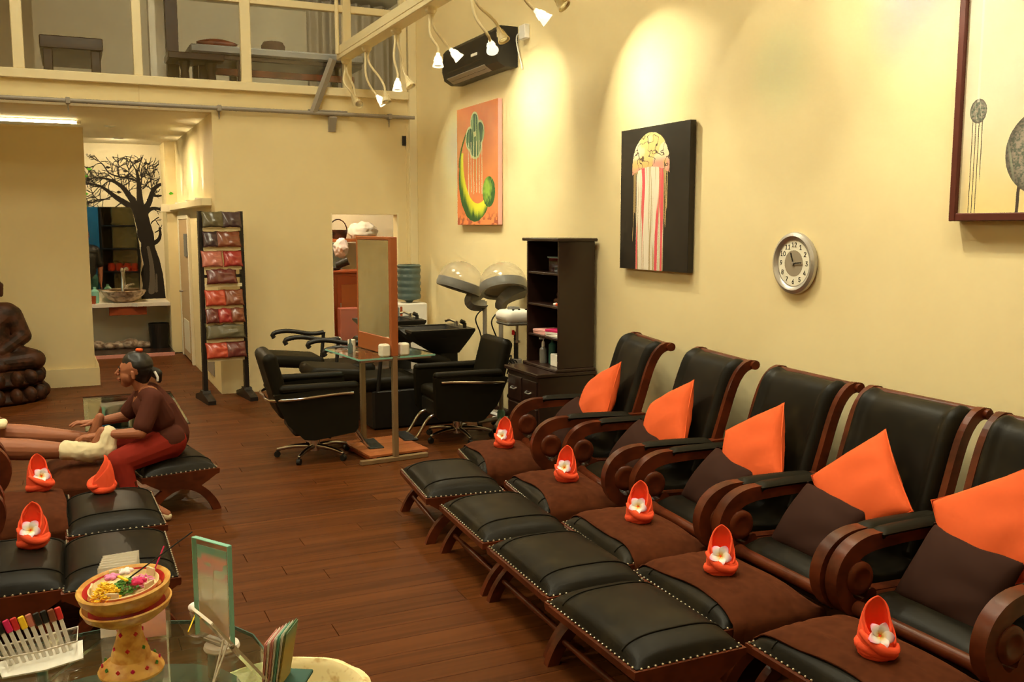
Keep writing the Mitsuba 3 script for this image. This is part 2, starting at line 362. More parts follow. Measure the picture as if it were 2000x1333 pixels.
# back room behind the doorway
struct('floor_back', bx(1.9, 5.1, YB+.15, 13.6, -.012, 0), 'm_wood_dark')
struct('wall_back_room', cat([bx(3.05, 5.1, 13.0, 13.15, 0, 2.9)]), 'm_white', 'pale wall of the back room')
struct('wall_back_room_left', bx(1.9, 3.05, 12.95, 13.1, 0, 2.9), 'm_white')
struct('wall_back_room_side', cat([bx(1.75, 1.9, YB+.15, 13.1, 0, 2.9), bx(4.9, 5.1, YB+.15, 13.1, 0, 2.9)]), 'm_white')
struct('ceiling_back_room', bx(1.75, 5.1, YB+.15, 13.1, 2.9, 2.96), 'm_ceiling')
struct('trim_20', cat([bx(2.645, 2.66, YB-.008, YB, 0, 1.955), bx(3.42, 3.44, YB-.008, YB, 0, 1.955)]), 'm_paint', 'thin casing of the doorway')
# ================================================================== LIGHTING RIG
# beam of spotlights
BX, BZ = 2.80, 3.60
bm = thing('lighting_beam', 'long cream metal beam carrying the spotlights, braced at the gallery front', 'beam')
part(bm, 'rail', cat([cbx(BX-.07, BX+.07, -.5, 10.42, BZ, BZ+.05, .006), cbx(BX-.07, BX-.05, -.5, 10.42, BZ+.05, BZ+.14, .004), cbx(BX+.05, BX+.07, -.5, 10.42, BZ+.05, BZ+.14, .004)]), 'm_paint')
part(bm, 'brace', tube([(2.47, 10.44, 3.04), (2.68, 10.38, 3.60)], .042, 4), 'm_grey_metal', label='grey flat brace bar')
part(bm, 'hanger_rod', cyl((2.71, 10.30, BZ+.05), (2.71, 10.30, ZC), .022, 10), 'm_paint')
part(bm, 'hanger_rod', cyl((BX, 3.0, BZ+.05), (BX, 3.0, ZC), .022, 10), 'm_paint')
pairs = [  # y on the beam, [(head offset, aim, lit)], label
    (10.30, [((.07, -.06, -.42), (3.3, 10.5, 2.6), 0), ((.10, -.10, -.46), (2.9, 9.2, 2.5), 0)], 'pair of unlit spotlights hanging at the far end of the beam'),
    (9.50, [((.12, -.04, -.52), (3.5, 9.0, 2.2), 1), ((.15, -.14, -.50), (3.0, 8.6, 1.0), 0)], 'pair of spotlights with heads together, second from the far end of the beam'),
    (8.55, [((.0, -.02, -.50), (2.6, 8.2, 0), 1), ((.12, .02, -.46), (3.3, 8.0, 2.0), 0)], 'pair of spotlights whose cables cross, one head lit and one cream'),
    (7.62, [((.05, -.02, -.42), (2.7, 7.3, 0), 1), ((.20, -.02, -.36), (3.6, 7.4, 2.6), 1)], 'pair of bright spotlights in front of the air conditioner end'),
    (6.70, [((.16, .05, -.44), (3.65, 7.75, 2.5), 1), ((.22, .00, -.36), (3.4, 6.0, 1.8), 0)], 'pair of spotlights overlapping the top of the air conditioner'),
    (5.80, [((.12, .03, -.40), (3.65, 5.55, 2.58), 1), ((.24, .0, -.30), (3.65, 5.0, 2.2), 0)], 'pair of spotlights at the upper edge above the jellyfish painting'),
    (4.60, [((.10, .0, -.42), (3.65, 3.9, 2.0), 1), ((.2, .0, -.36), (2.6, 4.3, 0), 1)], 'unseen pair of spotlights on the beam above the third lounge chair'),  # from here on the pairs are out of view, lighting wall and chairs
    (3.40, [((.10, .0, -.42), (3.65, 3.28, 2.75), 1), ((.2, .0, -.36), (3.3, 2.2, .5), 1)], 'unseen pair of spotlights on the beam above the fourth lounge chair'),
    (2.20, [((.10, .0, -.42), (3.65, 2.2, 2.2), 1), ((-.1, .0, -.36), (1.2, 2.9, 0), 1)], 'unseen pair of spotlights on the beam nearest to the counter'),
]
def head_mesh(p, d):
    d = np.array(d, float); d /= np.linalg.norm(d)
    z = d; x = np.cross(z, [0, 0, 1.]); x = x/np.linalg.norm(x) if np.linalg.norm(x) > 1e-3 else np.array([1., 0, 0]); yv = np.cross(z, x)
    M = np.eye(4); M[:3, 0], M[:3, 1], M[:3, 2], M[:3, 3] = x, yv, z, p
    sh = lathe([(0, -.055), (.016, -.055), (.020, -.03), (.022, -.01), (.034, .015), (.046, .05), (.048, .058), (.043, .058), (.032, .02), (0, .004)], 20)
    fins = [cyl((.024*math.cos(a), .024*math.sin(a), -.028), (.036*math.cos(a), .036*math.sin(a), .012), .0035, 6) for a in np.arange(8)*math.pi/4]
    lens = lathe([(0, .050), (.030, .048), (.041, .044), (.041, .040), (0, .040)], 20)
    return moved(cat([sh]+fins), M), moved(lens, M)
scene['m_lens_off'] = {'type': 'twosided', 'bsdf': {'type': 'roughconductor', 'alpha': .2, 'material': 'none', 'specular_reflectance': rgb((.8, .78, .7))}}
pr('m_lens', (0.9, 0.85, 0.7), .3, .5)
for y, heads, lab in pairs:
    r = thing('track_spotlight', lab, 'spotlight', None)
    part(r, 'mount', cat([lathe([(0, 0), (.05, 0), (.05, -.03), (.035, -.05), (0, -.05)], 18, (BX, y, BZ))]), 'm_paint')
    for j, (o, aim, lit) in enumerate(heads):
        p = np.array([BX, y, BZ])+o; d = np.array(aim)-p; d /= np.linalg.norm(d)
        s0 = np.array([BX+(-.015 if j == 0 else .02), y, BZ-.05]); tail = p-d*.055
        hd, ln = head_mesh(p, d)
        mid = s0+(tail-s0)*.5+np.array([-.05*d[0]-.02*(1 if j == 0 else -1), -.03*d[1], -.04])
        part(r, 'cable', tube(smoothpath([s0, s0+[0, 0, -.10], mid, tail-d*.04, tail], 22), .0115, 8), 'm_paint', True)
        h = part(r, 'lamp_head', hd, 'm_paint', 40)
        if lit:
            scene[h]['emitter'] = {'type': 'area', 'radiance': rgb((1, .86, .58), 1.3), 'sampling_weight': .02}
            k = nm(h+'__lens'); scene[k] = {**mikit.ply(ln, 'm_lens'), 'emitter': {'type': 'area', 'radiance': rgb((1, .86, .6), 14), 'sampling_weight': .02}}
            pw = {9.50: 6, 8.55: 7, 7.62: 6, 6.70: 4.5, 5.80: 12, 4.60: 4, 3.40: 5.5, 2.20: 4.5}[y]
            wt = {9.50: .5, 8.55: .7, 7.62: .7, 6.70: .7, 5.80: 1.3, 4.60: .5, 3.40: .7, 2.20: .5}[y]
            if y == 5.80: spot(f'beamlight_{int(y*100)}_{j}', p+d*.062, aim, pw, 46, 6, WARM, wt)
            else: spot(f'beamlight_{int(y*100)}_{j}', p+d*.062, aim, pw, 56, 14, WARM, wt)
        else:
            part(h, 'lens', ln, 'm_lens_off')
# unseen second beam out of the frame, placed to light the left half
bm2 = thing('lighting_beam', 'unseen second spotlight beam above the frame, placed to light the left half', 'beam')
part(bm2, 'rail', cbx(-1.6, -1.46, -.5, 10.0, BZ, BZ+.1, .006), 'm_paint')
part(bm2, 'hanger_rod', cyl((-1.53, 9.0, BZ+.1), (-1.53, 9.0, ZC), .022, 10), 'm_paint')
part(bm2, 'hanger_rod', cyl((-1.53, 2.0, BZ+.1), (-1.53, 2.0, ZC), .022, 10), 'm_paint')
for i, (y, aim, pw) in enumerate([(8.6, (.6, 9.0, .2), 5), (6.6, (1.5, 8.5, .5), 6), (5.6, (.2, 5.6, 0), 7), (3.6, (.6, 4.6, 0), 8), (1.4, (-.1, 2.1, .9), 5)]):
    r = thing('track_spotlight', 'unseen spotlight on the left beam, ' + ['at its far end, aimed at the glass floor', 'aimed at the styling chairs', 'aimed at the left footstools', 'aimed at the floor before the counter', 'aimed at the counter'][i], 'spotlight')
    p = np.array([-1.53, y, BZ-.30]); d = np.array(aim)-p; d /= np.linalg.norm(d); hd, ln = head_mesh(p, d)
    part(r, 'cable', tube([(-1.53, y, BZ), p-d*.055], .011, 8), 'm_paint'); h = part(r, 'lamp_head', hd, 'm_paint', 40)
    part(h, 'lens', ln, 'm_lens')
    spot(f'unseen_leftlight_{i}', p+d*.062, aim, pw, 58, 16, WARM, .6)
# fluorescent tube on top of the panel wall
k = thing('tube_light', 'glowing fluorescent tube on top of the panel wall behind the statue', 'light')
key = k+'__tube'; scene[key] = {**mikit.ply(cyl((-3.2, 11.80, 2.955), (.14, 11.80, 2.955), .018, 12), 'm_lens'), 'emitter': {'type': 'area', 'radiance': rgb((1, .95, .62), 6), 'sampling_weight': .5}}
part(k, 'end_cap', cyl((.135, 11.80, 2.955), (.175, 11.80, 2.955), .022, 12), 'm_white_plastic')
# passage: unseen downlights placed to light mural and passage, three uplights on the ledge
def downlight(c, lab, radiance, sp=None, col=WARM, wt=1.0):
    k = thing('downlight', lab, 'light')
    part(k, 'trim_ring', lathe([(.045, 0), (.065, 0), (.065, -.008), (.045, -.012)], 20, c), 'm_white_plastic')
    q = k+'__lens'; scene[q] = {**mikit.ply(lathe([(0, -.004), (.045, -.004), (.045, -.010), (0, -.010)], 20, c), 'm_lens'), 'emitter': {'type': 'area', 'radiance': rgb(col, radiance), 'sampling_weight': .02}}
    if sp: spot('downlight_beam_'+k, (c[0], c[1], c[2]-.03), sp[0], sp[1], sp[2], sp[3], col, wt)
downlight((.66, 14.0, 2.99), 'small round unseen ceiling downlight, placed to light the tree mural', 40, ((.62, 14.9, 1.3), 3.6, 86, 55), (1, .82, .50))
downlight((.5, 12.4, 2.99), 'small unseen ceiling downlight, placed to light the passage', 8, ((.6, 12.3, 0), 10.0, 86, 60), (1, .80, .5), 1.4)
for i, yy in enumerate((13.68, 12.45, 11.45)):
    k = thing('uplight', ['glowing uplight on the passage ledge, farthest of three', 'glowing uplight on the passage ledge, middle of three', 'glowing uplight on the passage ledge, nearest of three'][i], 'light')
    part(k, 'cup', lathe([(0, 0), (.026, 0), (.03, .02), (.024, .02), (0, .006)], 16, (1.345, yy, 2.11)), 'm_white_plastic')
    spot(f'uplight_beam_{i}', (1.345, yy, 2.14), (1.41, yy, 2.46), 2.6, 26, 5, (1, .86, .55), .8)
# unseen ceiling panels above the frame, placed to light the hall evenly
for i, (x, y, L) in enumerate([(.9, 1.6, 20), (.7, 5.0, 25), (.3, 8.0, 12)]):
    k = thing('ceiling_panel', 'unseen square ceiling light lighting the hall evenly, ' + ['over the counter', 'over the middle of the room', 'before the gallery'][i], 'light')
    part(k, 'housing', cbx(x-.80, x+.80, y-.80, y+.80, ZC-.06, ZC-.005, .01), 'm_white_plastic')
    q = k+'__diffuser'; scene[q] = {**mikit.ply(bx(x-.75, x+.75, y-.75, y+.75, ZC-.068, ZC-.061), 'm_lens'), 'emitter': {'type': 'area', 'radiance': rgb(WARM, L), 'sampling_weight': 1.6}}
# unseen lamps placed to light the gallery and the back room
downlight((2.5, 11.1, ZG), 'unseen ceiling lamp placed to light the gallery back wall and treatment table', 14, ((2.6, 14.6, 3.8), 10, 62, 40))
downlight((-.7, 11.2, ZG), 'unseen ceiling lamp placed to light the left side of the gallery', 8, ((-.4, 14.6, 3.8), 1.8, 62, 40), (1, .8, .55), .3)
downlight((2.75, 11.9, 2.9), 'unseen ceiling lamp placed to light the back room behind the doorway', 60, ((2.8, 12.1, 0), 10, 86, 60), (1, .84, .58), 1.4)
disc = thing('sky_panel', 'unseen cool ceiling lamp, placed to light the corner shown in the basin mirror', 'light')  # unseen lamp, placed to give the mirrored corner its cool light
scene[disc+'__lens'] = {**mikit.ply(bx(-2.3, -1.5, 12.3, 13.1, 2.95, 2.985), 'm_lens'), 'emitter': {'type': 'area', 'radiance': rgb((.45, .85, 1.0), 1.6), 'sampling_weight': .3}}
# ================================================================== FOOTSTOOLS AND LOUNGE CHAIRS
pr('m_vcol', {'type': 'mesh_attribute', 'name': 'vertex_color'}, .6, .3)
SX, SY = .228, .335          # half width, half length of a footstool
def stool_top(x, y):
    a, b = min(1, abs(x)/SX), min(1, abs(y)/SY)
    return .27+.078*((1-a**3.2)*(1-b**4))**.5
def cushion(u, v):
    # walk from the lower edge over the dome
    x, y = (2*u-1)*1.0, (2*v-1)*1.0
    X, Y = SX*math.copysign(abs(x)**.8, x), SY*math.copysign(abs(y)**.8, y)
    return (X, Y, stool_top(X, Y))
stool = Kit()
cm = grid(cushion, 29, 33)
stool.add('cushion', cat([cm, bx(-SX, SX, -SY, SY, .255, .272)]), 'm_leather', 35)
def seam(yy): return tube([(x, yy, stool_top(x, yy)+.002) for x in np.linspace(-SX*.97, SX*.97, 25)], .004, 6)
for yv in (-.225, .225): stool.add('seam', seam(yv), 'm_leather_soft', True)
stool.add('frame', cat([cbx(-SX-.012, -SX+.02, -SY-.012, SY+.012, .232, .268, .005), cbx(SX-.02, SX+.012, -SY-.012, SY+.012, .232, .268, .005), cbx(-SX, SX, -SY+.0, SY, .236, .262, .003)]), 'm_wood')
def arc_leg(s):
    c = LineString(smoothpath([(s*.02, .185), (s*.10, .155), (s*.165, .095), (s*.205, .03), (s*.222, -.02)], 14))
    return c.buffer(.025, cap_style=2)
cur = unary_union([Polygon([(-SX-.012, .268), (SX+.012, .268), (SX+.012, .245), (.17, .20), (.11, .165), (-.11, .165), (-.17, .20), (-SX-.012, .245)]), arc_leg(1), arc_leg(-1)]).intersection(sbox(-.4, 0, .4, .5))
for yy in (-SY-.012, SY-.026): stool.add('end_panel', ext_y(cur, yy, yy+.038), 'm_wood', 30)
for s in (-1, 1): stool.add('stretcher', lathe([(0, 0), (.011, 0), (.013, .05), (.010, .10), (.015, .2), (.015, 2*SY-.25), (.010, 2*SY-.15), (.013, 2*SY-.05), (.011, 2*SY), (0, 2*SY)], 12).apply_transform(xf(s*.165, SY, .095, rx=90)), 'm_wood', 40)
nails = []
nb = trimesh.creation.icosphere(1, .0055)
for yy in np.arange(-SY+.02, SY, .0295):
    for s in (-1, 1): nails.append(moved(nb, xf(s*(SX+.002), yy, .272)))
for xx in np.arange(-SX+.02, SX, .0295):
    for s in (-1, 1): nails.append(moved(nb, xf(xx, s*(SY+.003), .272)))
stool.add('nail_trim', cat(nails), 'm_brass_nail', kind='stuff')
# brown towel laid over a footstool
def towel_surface(hang0, hang1, x0, x1, seed, ripple=.004):
    rs = np.random.RandomState(seed); q = rs.rand(6)*6
    L = hang0+2*SY+hang1
    def f(u, v):
        s = v*L-hang0; x = x0+(x1-x0)*u
        x += .012*math.sin(5*v+q[0])*(u-.5)+.008*math.sin(9*v+q[1])
        ov = max(0, x-(SX+.016)); xx = min(x, SX+.016+.012)
        w = ripple*(math.sin(17*u+6*v+q[2])+.8*math.sin(11*v-7*u+q[3])+.5*math.sin(31*u+q[4]))
        if s < -.0: yy, zz = -SY-.020-.006*math.sin(9*u+q[5])*min(1, -s*12)-abs(w), stool_top(xx, SY)+.010+s
        elif s > 2*SY: yy, zz = SY+.020+abs(w), stool_top(xx, SY)+.010-(s-2*SY)
        else: yy = s-SY; yy *= 1+.056*abs(yy/SY)**6; zz = max(stool_top(xx, min(max(yy, -SY), SY)), .276)+.009+abs(w)
        return (xx, yy, zz-ov*1.0)
    return f
towelkits = []
for sd in range(3):
    k = Kit(); k.add('cloth', shell(towel_surface(.095, .07, -.190, .285, sd), 40, 52, .006), 'm_brown_towel', True); towelkits.append(k)
# folded orange hand towel: lotus hood over a rolled foot
def lotus(seed):
    rs = np.random.RandomState(seed); q = rs.rand(4)*6
    def hood(u, v):
        a = (2*u-1)*3.05
        h = .070+.140*(math.cos(a/2)**2)**.8
        z = .018+v*(h-.018)
        r = .055*max(.03, 1-(z/.222)**2.4)**.55+.004*math.sin(3*a+9*z+q[0])
        open_ = .010*(a/3)**2*math.sin(z*12)
        return (r*math.cos(a)*1.0+open_, (r*1.05)*math.sin(a), z)
    def hood2(u, v):
        a = (2*u-1)*2.5+.25
        h = .055+.120*(math.cos((a-.25)/2)**2)
        z = .02+v*(h-.02)
        r = .062*max(.03, 1-(z/.215)**2.4)**.55+.003*math.sin(4*a+q[1])
        return (r*math.cos(a), r*1.05*math.sin(a), z)
    band = tube([(.049*math.cos(t), .052*math.sin(t), .034+.012*math.sin(t+q[2])) for t in np.linspace(0, 6.28, 30)], .021, 10)
    fold = tube(smoothpath([(-.02, .058, .095), (-.050, .035, .075), (-.066, -.005, .052), (-.05, -.045, .04), (-.01, -.062, .05)], 16), np.r_[np.linspace(.008, .020, 8), np.linspace(.020, .010, 8)], 10)
    base = lathe([(0, 0), (.048, 0), (.060, .012), (.064, .035), (.058, .058), (.045, .066), (0, .066)], 26)
    return [('foot', cat([base, band, fold]), True), ('hood', shell(hood, 44, 16, .007), True), ('wrap', shell(hood2, 40, 14, .007), True)]
lotuskits = []
for sd in range(3):
    k = Kit()
    for n_, m_, s_ in lotus(sd): k.add(n_, m_, 'm_orange_towel', s_)
    lotuskits.append(k)
# frangipani blossom facing +z
flower = Kit()
for i in range(5):
    def pet(u, v, i=i):
        t = u; w = .0155*math.sin(math.pi*min(1, t**.8*.98+.02))**.8
        a = i*2*math.pi/5+.25*(v-.5); s = (2*v-1)*w
        r = .004+.036*t
        return (r*math.cos(a)-s*math.sin(a), r*math.sin(a)+s*math.cos(a), .004+.012*math.sin(t*2.2)+.004*(2*v-1))
    m = shell(pet, 9, 7, .0014)
    rr = np.linalg.norm(m.vertices[:, :2], axis=1)
    c = np.zeros((len(rr), 3)); c[:] = (.88, .80, .78)
    e = np.clip((rr-.024)/.016, 0, 1)[:, None]; c = c*(1-e)+np.array([.80, .22, .42])*e
    e = np.clip(1-(rr-.006)/.012, 0, 1)[:, None]; c = c*(1-e)+np.array([.92, .60, .08])*e
    flower.add('petal', m, 'm_vcol', True, color=c)
def put_lotus(i, x, y, z, face, labt, labf, fl=True, group=None):
    lotuskits[i % 3].place('rolled_towel', xf(x, y, z, rz=face), labt, 'towel', 'orange folded towels')
    if fl:
        a = math.radians(face)
        d = np.array([-math.cos(a), -math.sin(a)])
        M = xf(x+d[0]*.038, y+d[1]*.038, z+.088, rz=face+180+(i*37) % 30-15, ry=58, s=1.15) if True else None
        flower.place('frangipani', M, labf, 'flower', 'frangipani blossoms tucked into orange towels')

ORD = ['farthest from the counter', 'second from the far end', 'middle of the five', 'fourth from the far end', 'nearest to the camera']
# --- right row
A = [(2.03, 5.26, -6), (2.005, 4.44, -3), (1.975, 3.70, -2), (1.935, 2.99, 0)]
for i, (x, y, r) in enumerate(A):
    stool.place('footstool', xf(x, y, 0, rz=r), ['bare black leather footstool at the far end of the outer line', 'bare black leather footstool in the outer line, second from its far end', 'bare black leather footstool in the outer line, second from its near end', 'bare black leather footstool in the outer line, nearest to the camera'][i], 'footstool', 'bare footstools of the right row')
B = [(2.535, 5.60, -10), (2.505, 4.72, -7), (2.465, 3.88, -4), (2.43, 3.13, -2), (2.435, 2.33, 0)]
for i, (x, y, r) in enumerate(B):
    stool.place('footstool', xf(x, y, 0, rz=r), f'footstool under a brown towel in the right row, {ORD[i]}', 'footstool', 'towel-covered footstools of the right row')
    towelkits[i % 3].place('brown_towel', xf(x, y, 0, rz=r), f'brown towel spread over a footstool of the right row, {ORD[i]}', 'towel', 'brown towels on the right row')
TW = [(2.53, 5.57), (2.51, 4.67), (2.48, 3.85), (2.41, 3.11), (2.41, 2.26)]
for i, (x, y) in enumerate(TW):
    put_lotus(i, x, y, .352, 48 if i < 4 else 56, f'orange lotus-folded towel on the right row, {ORD[i]}', f'frangipani in the orange towel of the right row, {ORD[i]}')

# --- planter chair: local x runs from the front rail to the back, y across
ch = Kit()
prof = smoothpath([(.02, .345), (.14, .352), (.30, .340), (.44, .336), (.52, .38), (.575, .50), (.625, .65), (.675, .80), (.715, .92), (.75, 1.0), (.79, 1.035), (.835, 1.03)], 60)[:, :2]
tn = np.gradient(prof, axis=0); tn /= np.linalg.norm(tn, axis=1, keepdims=True); nn = np.c_[-tn[:, 1], tn[:, 0]]
HW = .292
def chaircush(u, v):
    i = u*59; k = min(58, int(i)); f = i-k
    p = prof[k]*(1-f)+prof[k+1]*f; n = nn[k]*(1-f)+nn[k+1]*f
    b = abs(2*v-1)
    h = .028+.030*math.exp(-((b-.86)/.10)**2)*(1 if u > .42 else .25)+.018*(1-b**2)
    if b > .955: h *= max(.0, (1-b)/.045)**.5
    h *= min(1, u*14)**.5*min(1, (1-u)*14)**.5
    return (p[0]+n[0]*h, (2*v-1)*HW, p[1]+n[1]*h)
m = grid(chaircush, 90, 60); mb = grid(lambda u, v: (lambda i: (prof[i][0]-nn[i][0]*.006, (2*v-1)*HW, prof[i][1]-nn[i][1]*.006))(min(59, int(round(u*59)))), 60, 4); mb.invert()
ch.add('leather_sling', cat([m, mb]), 'm_leather', 40)
# back stiles, following the sling outside its edges, with rounded knobs on top
def stile(s):
    pts = smoothpath([(.10, .315), (.30, .300), (.47, .315), (.555, .42), (.615, .60), (.665, .76), (.715, .915), (.76, 1.0), (.815, 1.045), (.862, 1.045)], 40)
    band = LineString(pts).buffer(.026, cap_style=1, join_style=1)
    return ext_y(band, s*.292 if s > 0 else -.325, .325 if s > 0 else -.292)
for s in (-1, 1): ch.add('stile', stile(s), 'm_wood', 35)
ch.add('top_rail', cyl((.845, -.345, 1.045), (.845, .345, 1.045), .024, 14), 'm_wood', 40)
ch.add('front_rail', lathe([(0, 0), (.030, 0), (.033, .02), (.027, .06), (.027, .52), (.033, .56), (.030, .58), (0, .58)], 16).apply_transform(xf(.0, .29, .335, rx=90)), 'm_wood', 40)
# arms: broad scrolled boards
def arm_poly():
    path = smoothpath([(.66, .61), (.50, .600), (.30, .598), (.14, .597), (.03, .580), (-.045, .525), (-.070, .445), (-.045, .365), (.01, .325), (.065, .335), (.09, .375)], 60)
    w = np.interp(np.linspace(0, 1, 60), [0, .35, .55, .75, 1], [.026, .028, .036, .040, .026])
    return unary_union([LineString(path[i:i+2]).buffer(w[i]) for i in range(59)]).simplify(.0008)
ap = arm_poly()
side = ap.union(LineString(smoothpath([(.05, .335), (.12, .27), (.14, .18), (.10, .08), (.03, .0)], 14)).buffer(.030)).union(LineString(smoothpath([(.50, .32), (.58, .22), (.66, .10), (.72, .0)], 10)).buffer(.028)).union(LineString([(.05, .32), (.52, .31)]).buffer(.035)).intersection(sbox(-.5, 0, 1.2, 1.2))
for s in (-1, 1):
    y0 = .300 if s > 0 else -.360
    ch.add('arm', ext_y(side, y0, y0+.06), 'm_wood', 35)
    yc = y0+.03
    ch.add('rosette', lathe([(0, -.040), (.030, -.040), (.042, -.046), (.060, -.044), (.070, -.034), (.070, .034), (.060, .044), (.042, .046), (.030, .040), (0, .040)], 26).apply_transform(xf(.018, yc, .455, rx=90)), 'm_wood', 40)
    ch.add('arm_pad', shell(lambda u, v, yc=yc: (.13+u*.44, yc+(v-.5)*.085, .624+.004*math.sin(u*3)+.020*(1-abs(2*v-1)**2.5)*min(1, min(u, 1-u)*12)**.5), 22, 11, .022), 'm_leather_soft', 50)
ch.add('stretcher', cyl((.115, -.30, .14), (.115, .30, .14), .016, 10), 'm_wood_dark')
ch.add('seat_frame', cbx(.02, .05, -.30, .30, .27, .325, .004), 'm_wood_dark'); ch.add('seat_frame', cbx(.47, .50, -.30, .30, .25, .30, .004), 'm_wood_dark')
CH = [(2.70, 5.46, -13), (2.705, 4.64, -9), (2.71, 3.84, -5), (2.71, 3.09, -1.5), (2.715, 2.36, 0)]
def pil(kit, kind, cx, cy, cz, alpha, lean, yaw, lab, cat_, grp):
    """centre in the world; alpha turns the pillow in its own plane, lean tips it back, yaw turns it about the vertical"""
    a = math.radians(alpha)
    B_ = np.eye(4); B_[:3, 0] = (0, -1, 0); B_[:3, 1] = (0, 0, 1); B_[:3, 2] = (-1, 0, 0)
    R = B_ @ xf(rz=alpha); L = trimesh.transformations.rotation_matrix(math.radians(lean), (0, 1, 0)); Y = trimesh.transformations.rotation_matrix(math.radians(yaw), (0, 0, 1))
    M = Y @ L @ R; M[:3, 3] = (cx, cy, cz); kit.place(kind, M, lab, cat_, grp)
op, bp = [], []
for sd in range(3):
    k = Kit(); k.add('cover', pillow_mesh(.44, .44, .085, 26, sd), 'm_orange', True); k.add('piping', tube(np.array([(x, y, 0) for x, y in [(.215*a, .215*b) for a, b in ((-1, -1), (0, -.93), (1, -1), (.93, 0), (1, 1), (0, .93), (-1, 1), (-.93, 0), (-1, -1))]]), .004, 6), 'm_orange', True); op.append(k)
    k = Kit(); k.add('cover', pillow_mesh(.43, .34, .080, 26, sd+5), 'm_brown_pillow', True); bp.append(k)
OP = [(.44, -.03, .665, 30, 27), (.44, -.02, .665, 32, 27), (.44, -.01, .665, 33, 27), (.43, -.02, .655, 45, 27), (.42, .03, .665, 34, 26)]
BP = [(.275, .09, .495, -6, 38), (.275, .07, .495, -6, 38), (.275, .06, .495, -5, 38), (.265, .05, .495, -2, 38), (.265, .05, .50, -4, 34)]
for i, (x, y, r) in enumerate(CH):
    M = xf(x, y, 0, rz=r); M[2, 2] *= (1, .985, .97, .965, .96)[i]; M[:, 0] *= .94
    ch.place('lounge_chair', M, f'black leather lounge chair along the right wall, {ORD[i]}', 'chair', 'lounge chairs along the right wall')
    for K_, q, kind, nmn in ((op, OP, 'orange_pillow', 'orange'), (bp, BP, 'brown_pillow', 'dark brown')):
        lx, ly, lz, al, ln = q[i]
        w = M @ np.array([lx, ly, lz, 1])
        pil(K_[i % 3], kind, w[0], w[1], w[2], al, ln, r, f'{nmn.split()[-1]} cushion on the right-row lounge chair {ORD[i]}', 'cushion', f'{nmn} cushions on the right row')
# --- left row
LCH = [(-.50, 6.47, 180), (-.47, 5.56, 180), (-.45, 4.66, 180)]
LORD = ['farthest one', 'middle one', 'nearest to the counter']
for i, (x, y, r) in enumerate(LCH):
    ch.place('lounge_chair', xf(x, y, 0, rz=r), f'lounge chair at the left edge, only its scrolled arms in view, {LORD[i]}', 'chair', 'lounge chairs at the left edge')
LS = [(.50, 6.46, 10, 'black leather footstool on which the masseuse sits'), (.03, 6.36, 4, 'footstool under a brown towel, carrying the client\'s legs'),
      (.135, 5.40, 2, 'black leather footstool carrying an orange towel without a visible flower, before the masseuse'), (-.30, 5.52, 2, 'footstool under a brown towel and an orange towel with flower, at the left edge'),
      (.13, 4.60, 0, 'bare black leather footstool behind the offering bowl'), (-.32, 4.66, 0, 'black leather footstool carrying an orange towel with flower, nearest at the left edge')]
for x, y, r, l in LS: stool.place('footstool', xf(x, y, 0, rz=r), l, 'footstool', 'footstools of the left row')
towelkits[1].place('brown_towel', xf(.03, 6.36, 0, rz=184), 'brown towel on the footstool under the client\'s legs', 'towel')
towelkits[2].place('brown_towel', xf(-.28, 5.52, 0, rz=182), 'brown towel on the footstool at the left edge, under an orange towel', 'towel')
put_lotus(0, -.22, 5.72, .352, 110, 'orange towel folded like a lotus bud on the brown towel at the left edge', 'frangipani in the orange towel on the brown towel at the left edge')
put_lotus(1, .10, 5.57, .346, -20, 'orange folded towel in profile on black leather, left of the masseuse', '', fl=False)
put_lotus(2, -.22, 4.73, .344, 80, 'orange towel folded like a lotus bud on black leather, nearest at the left edge', 'frangipani in the orange towel on black leather, nearest at the left edge')
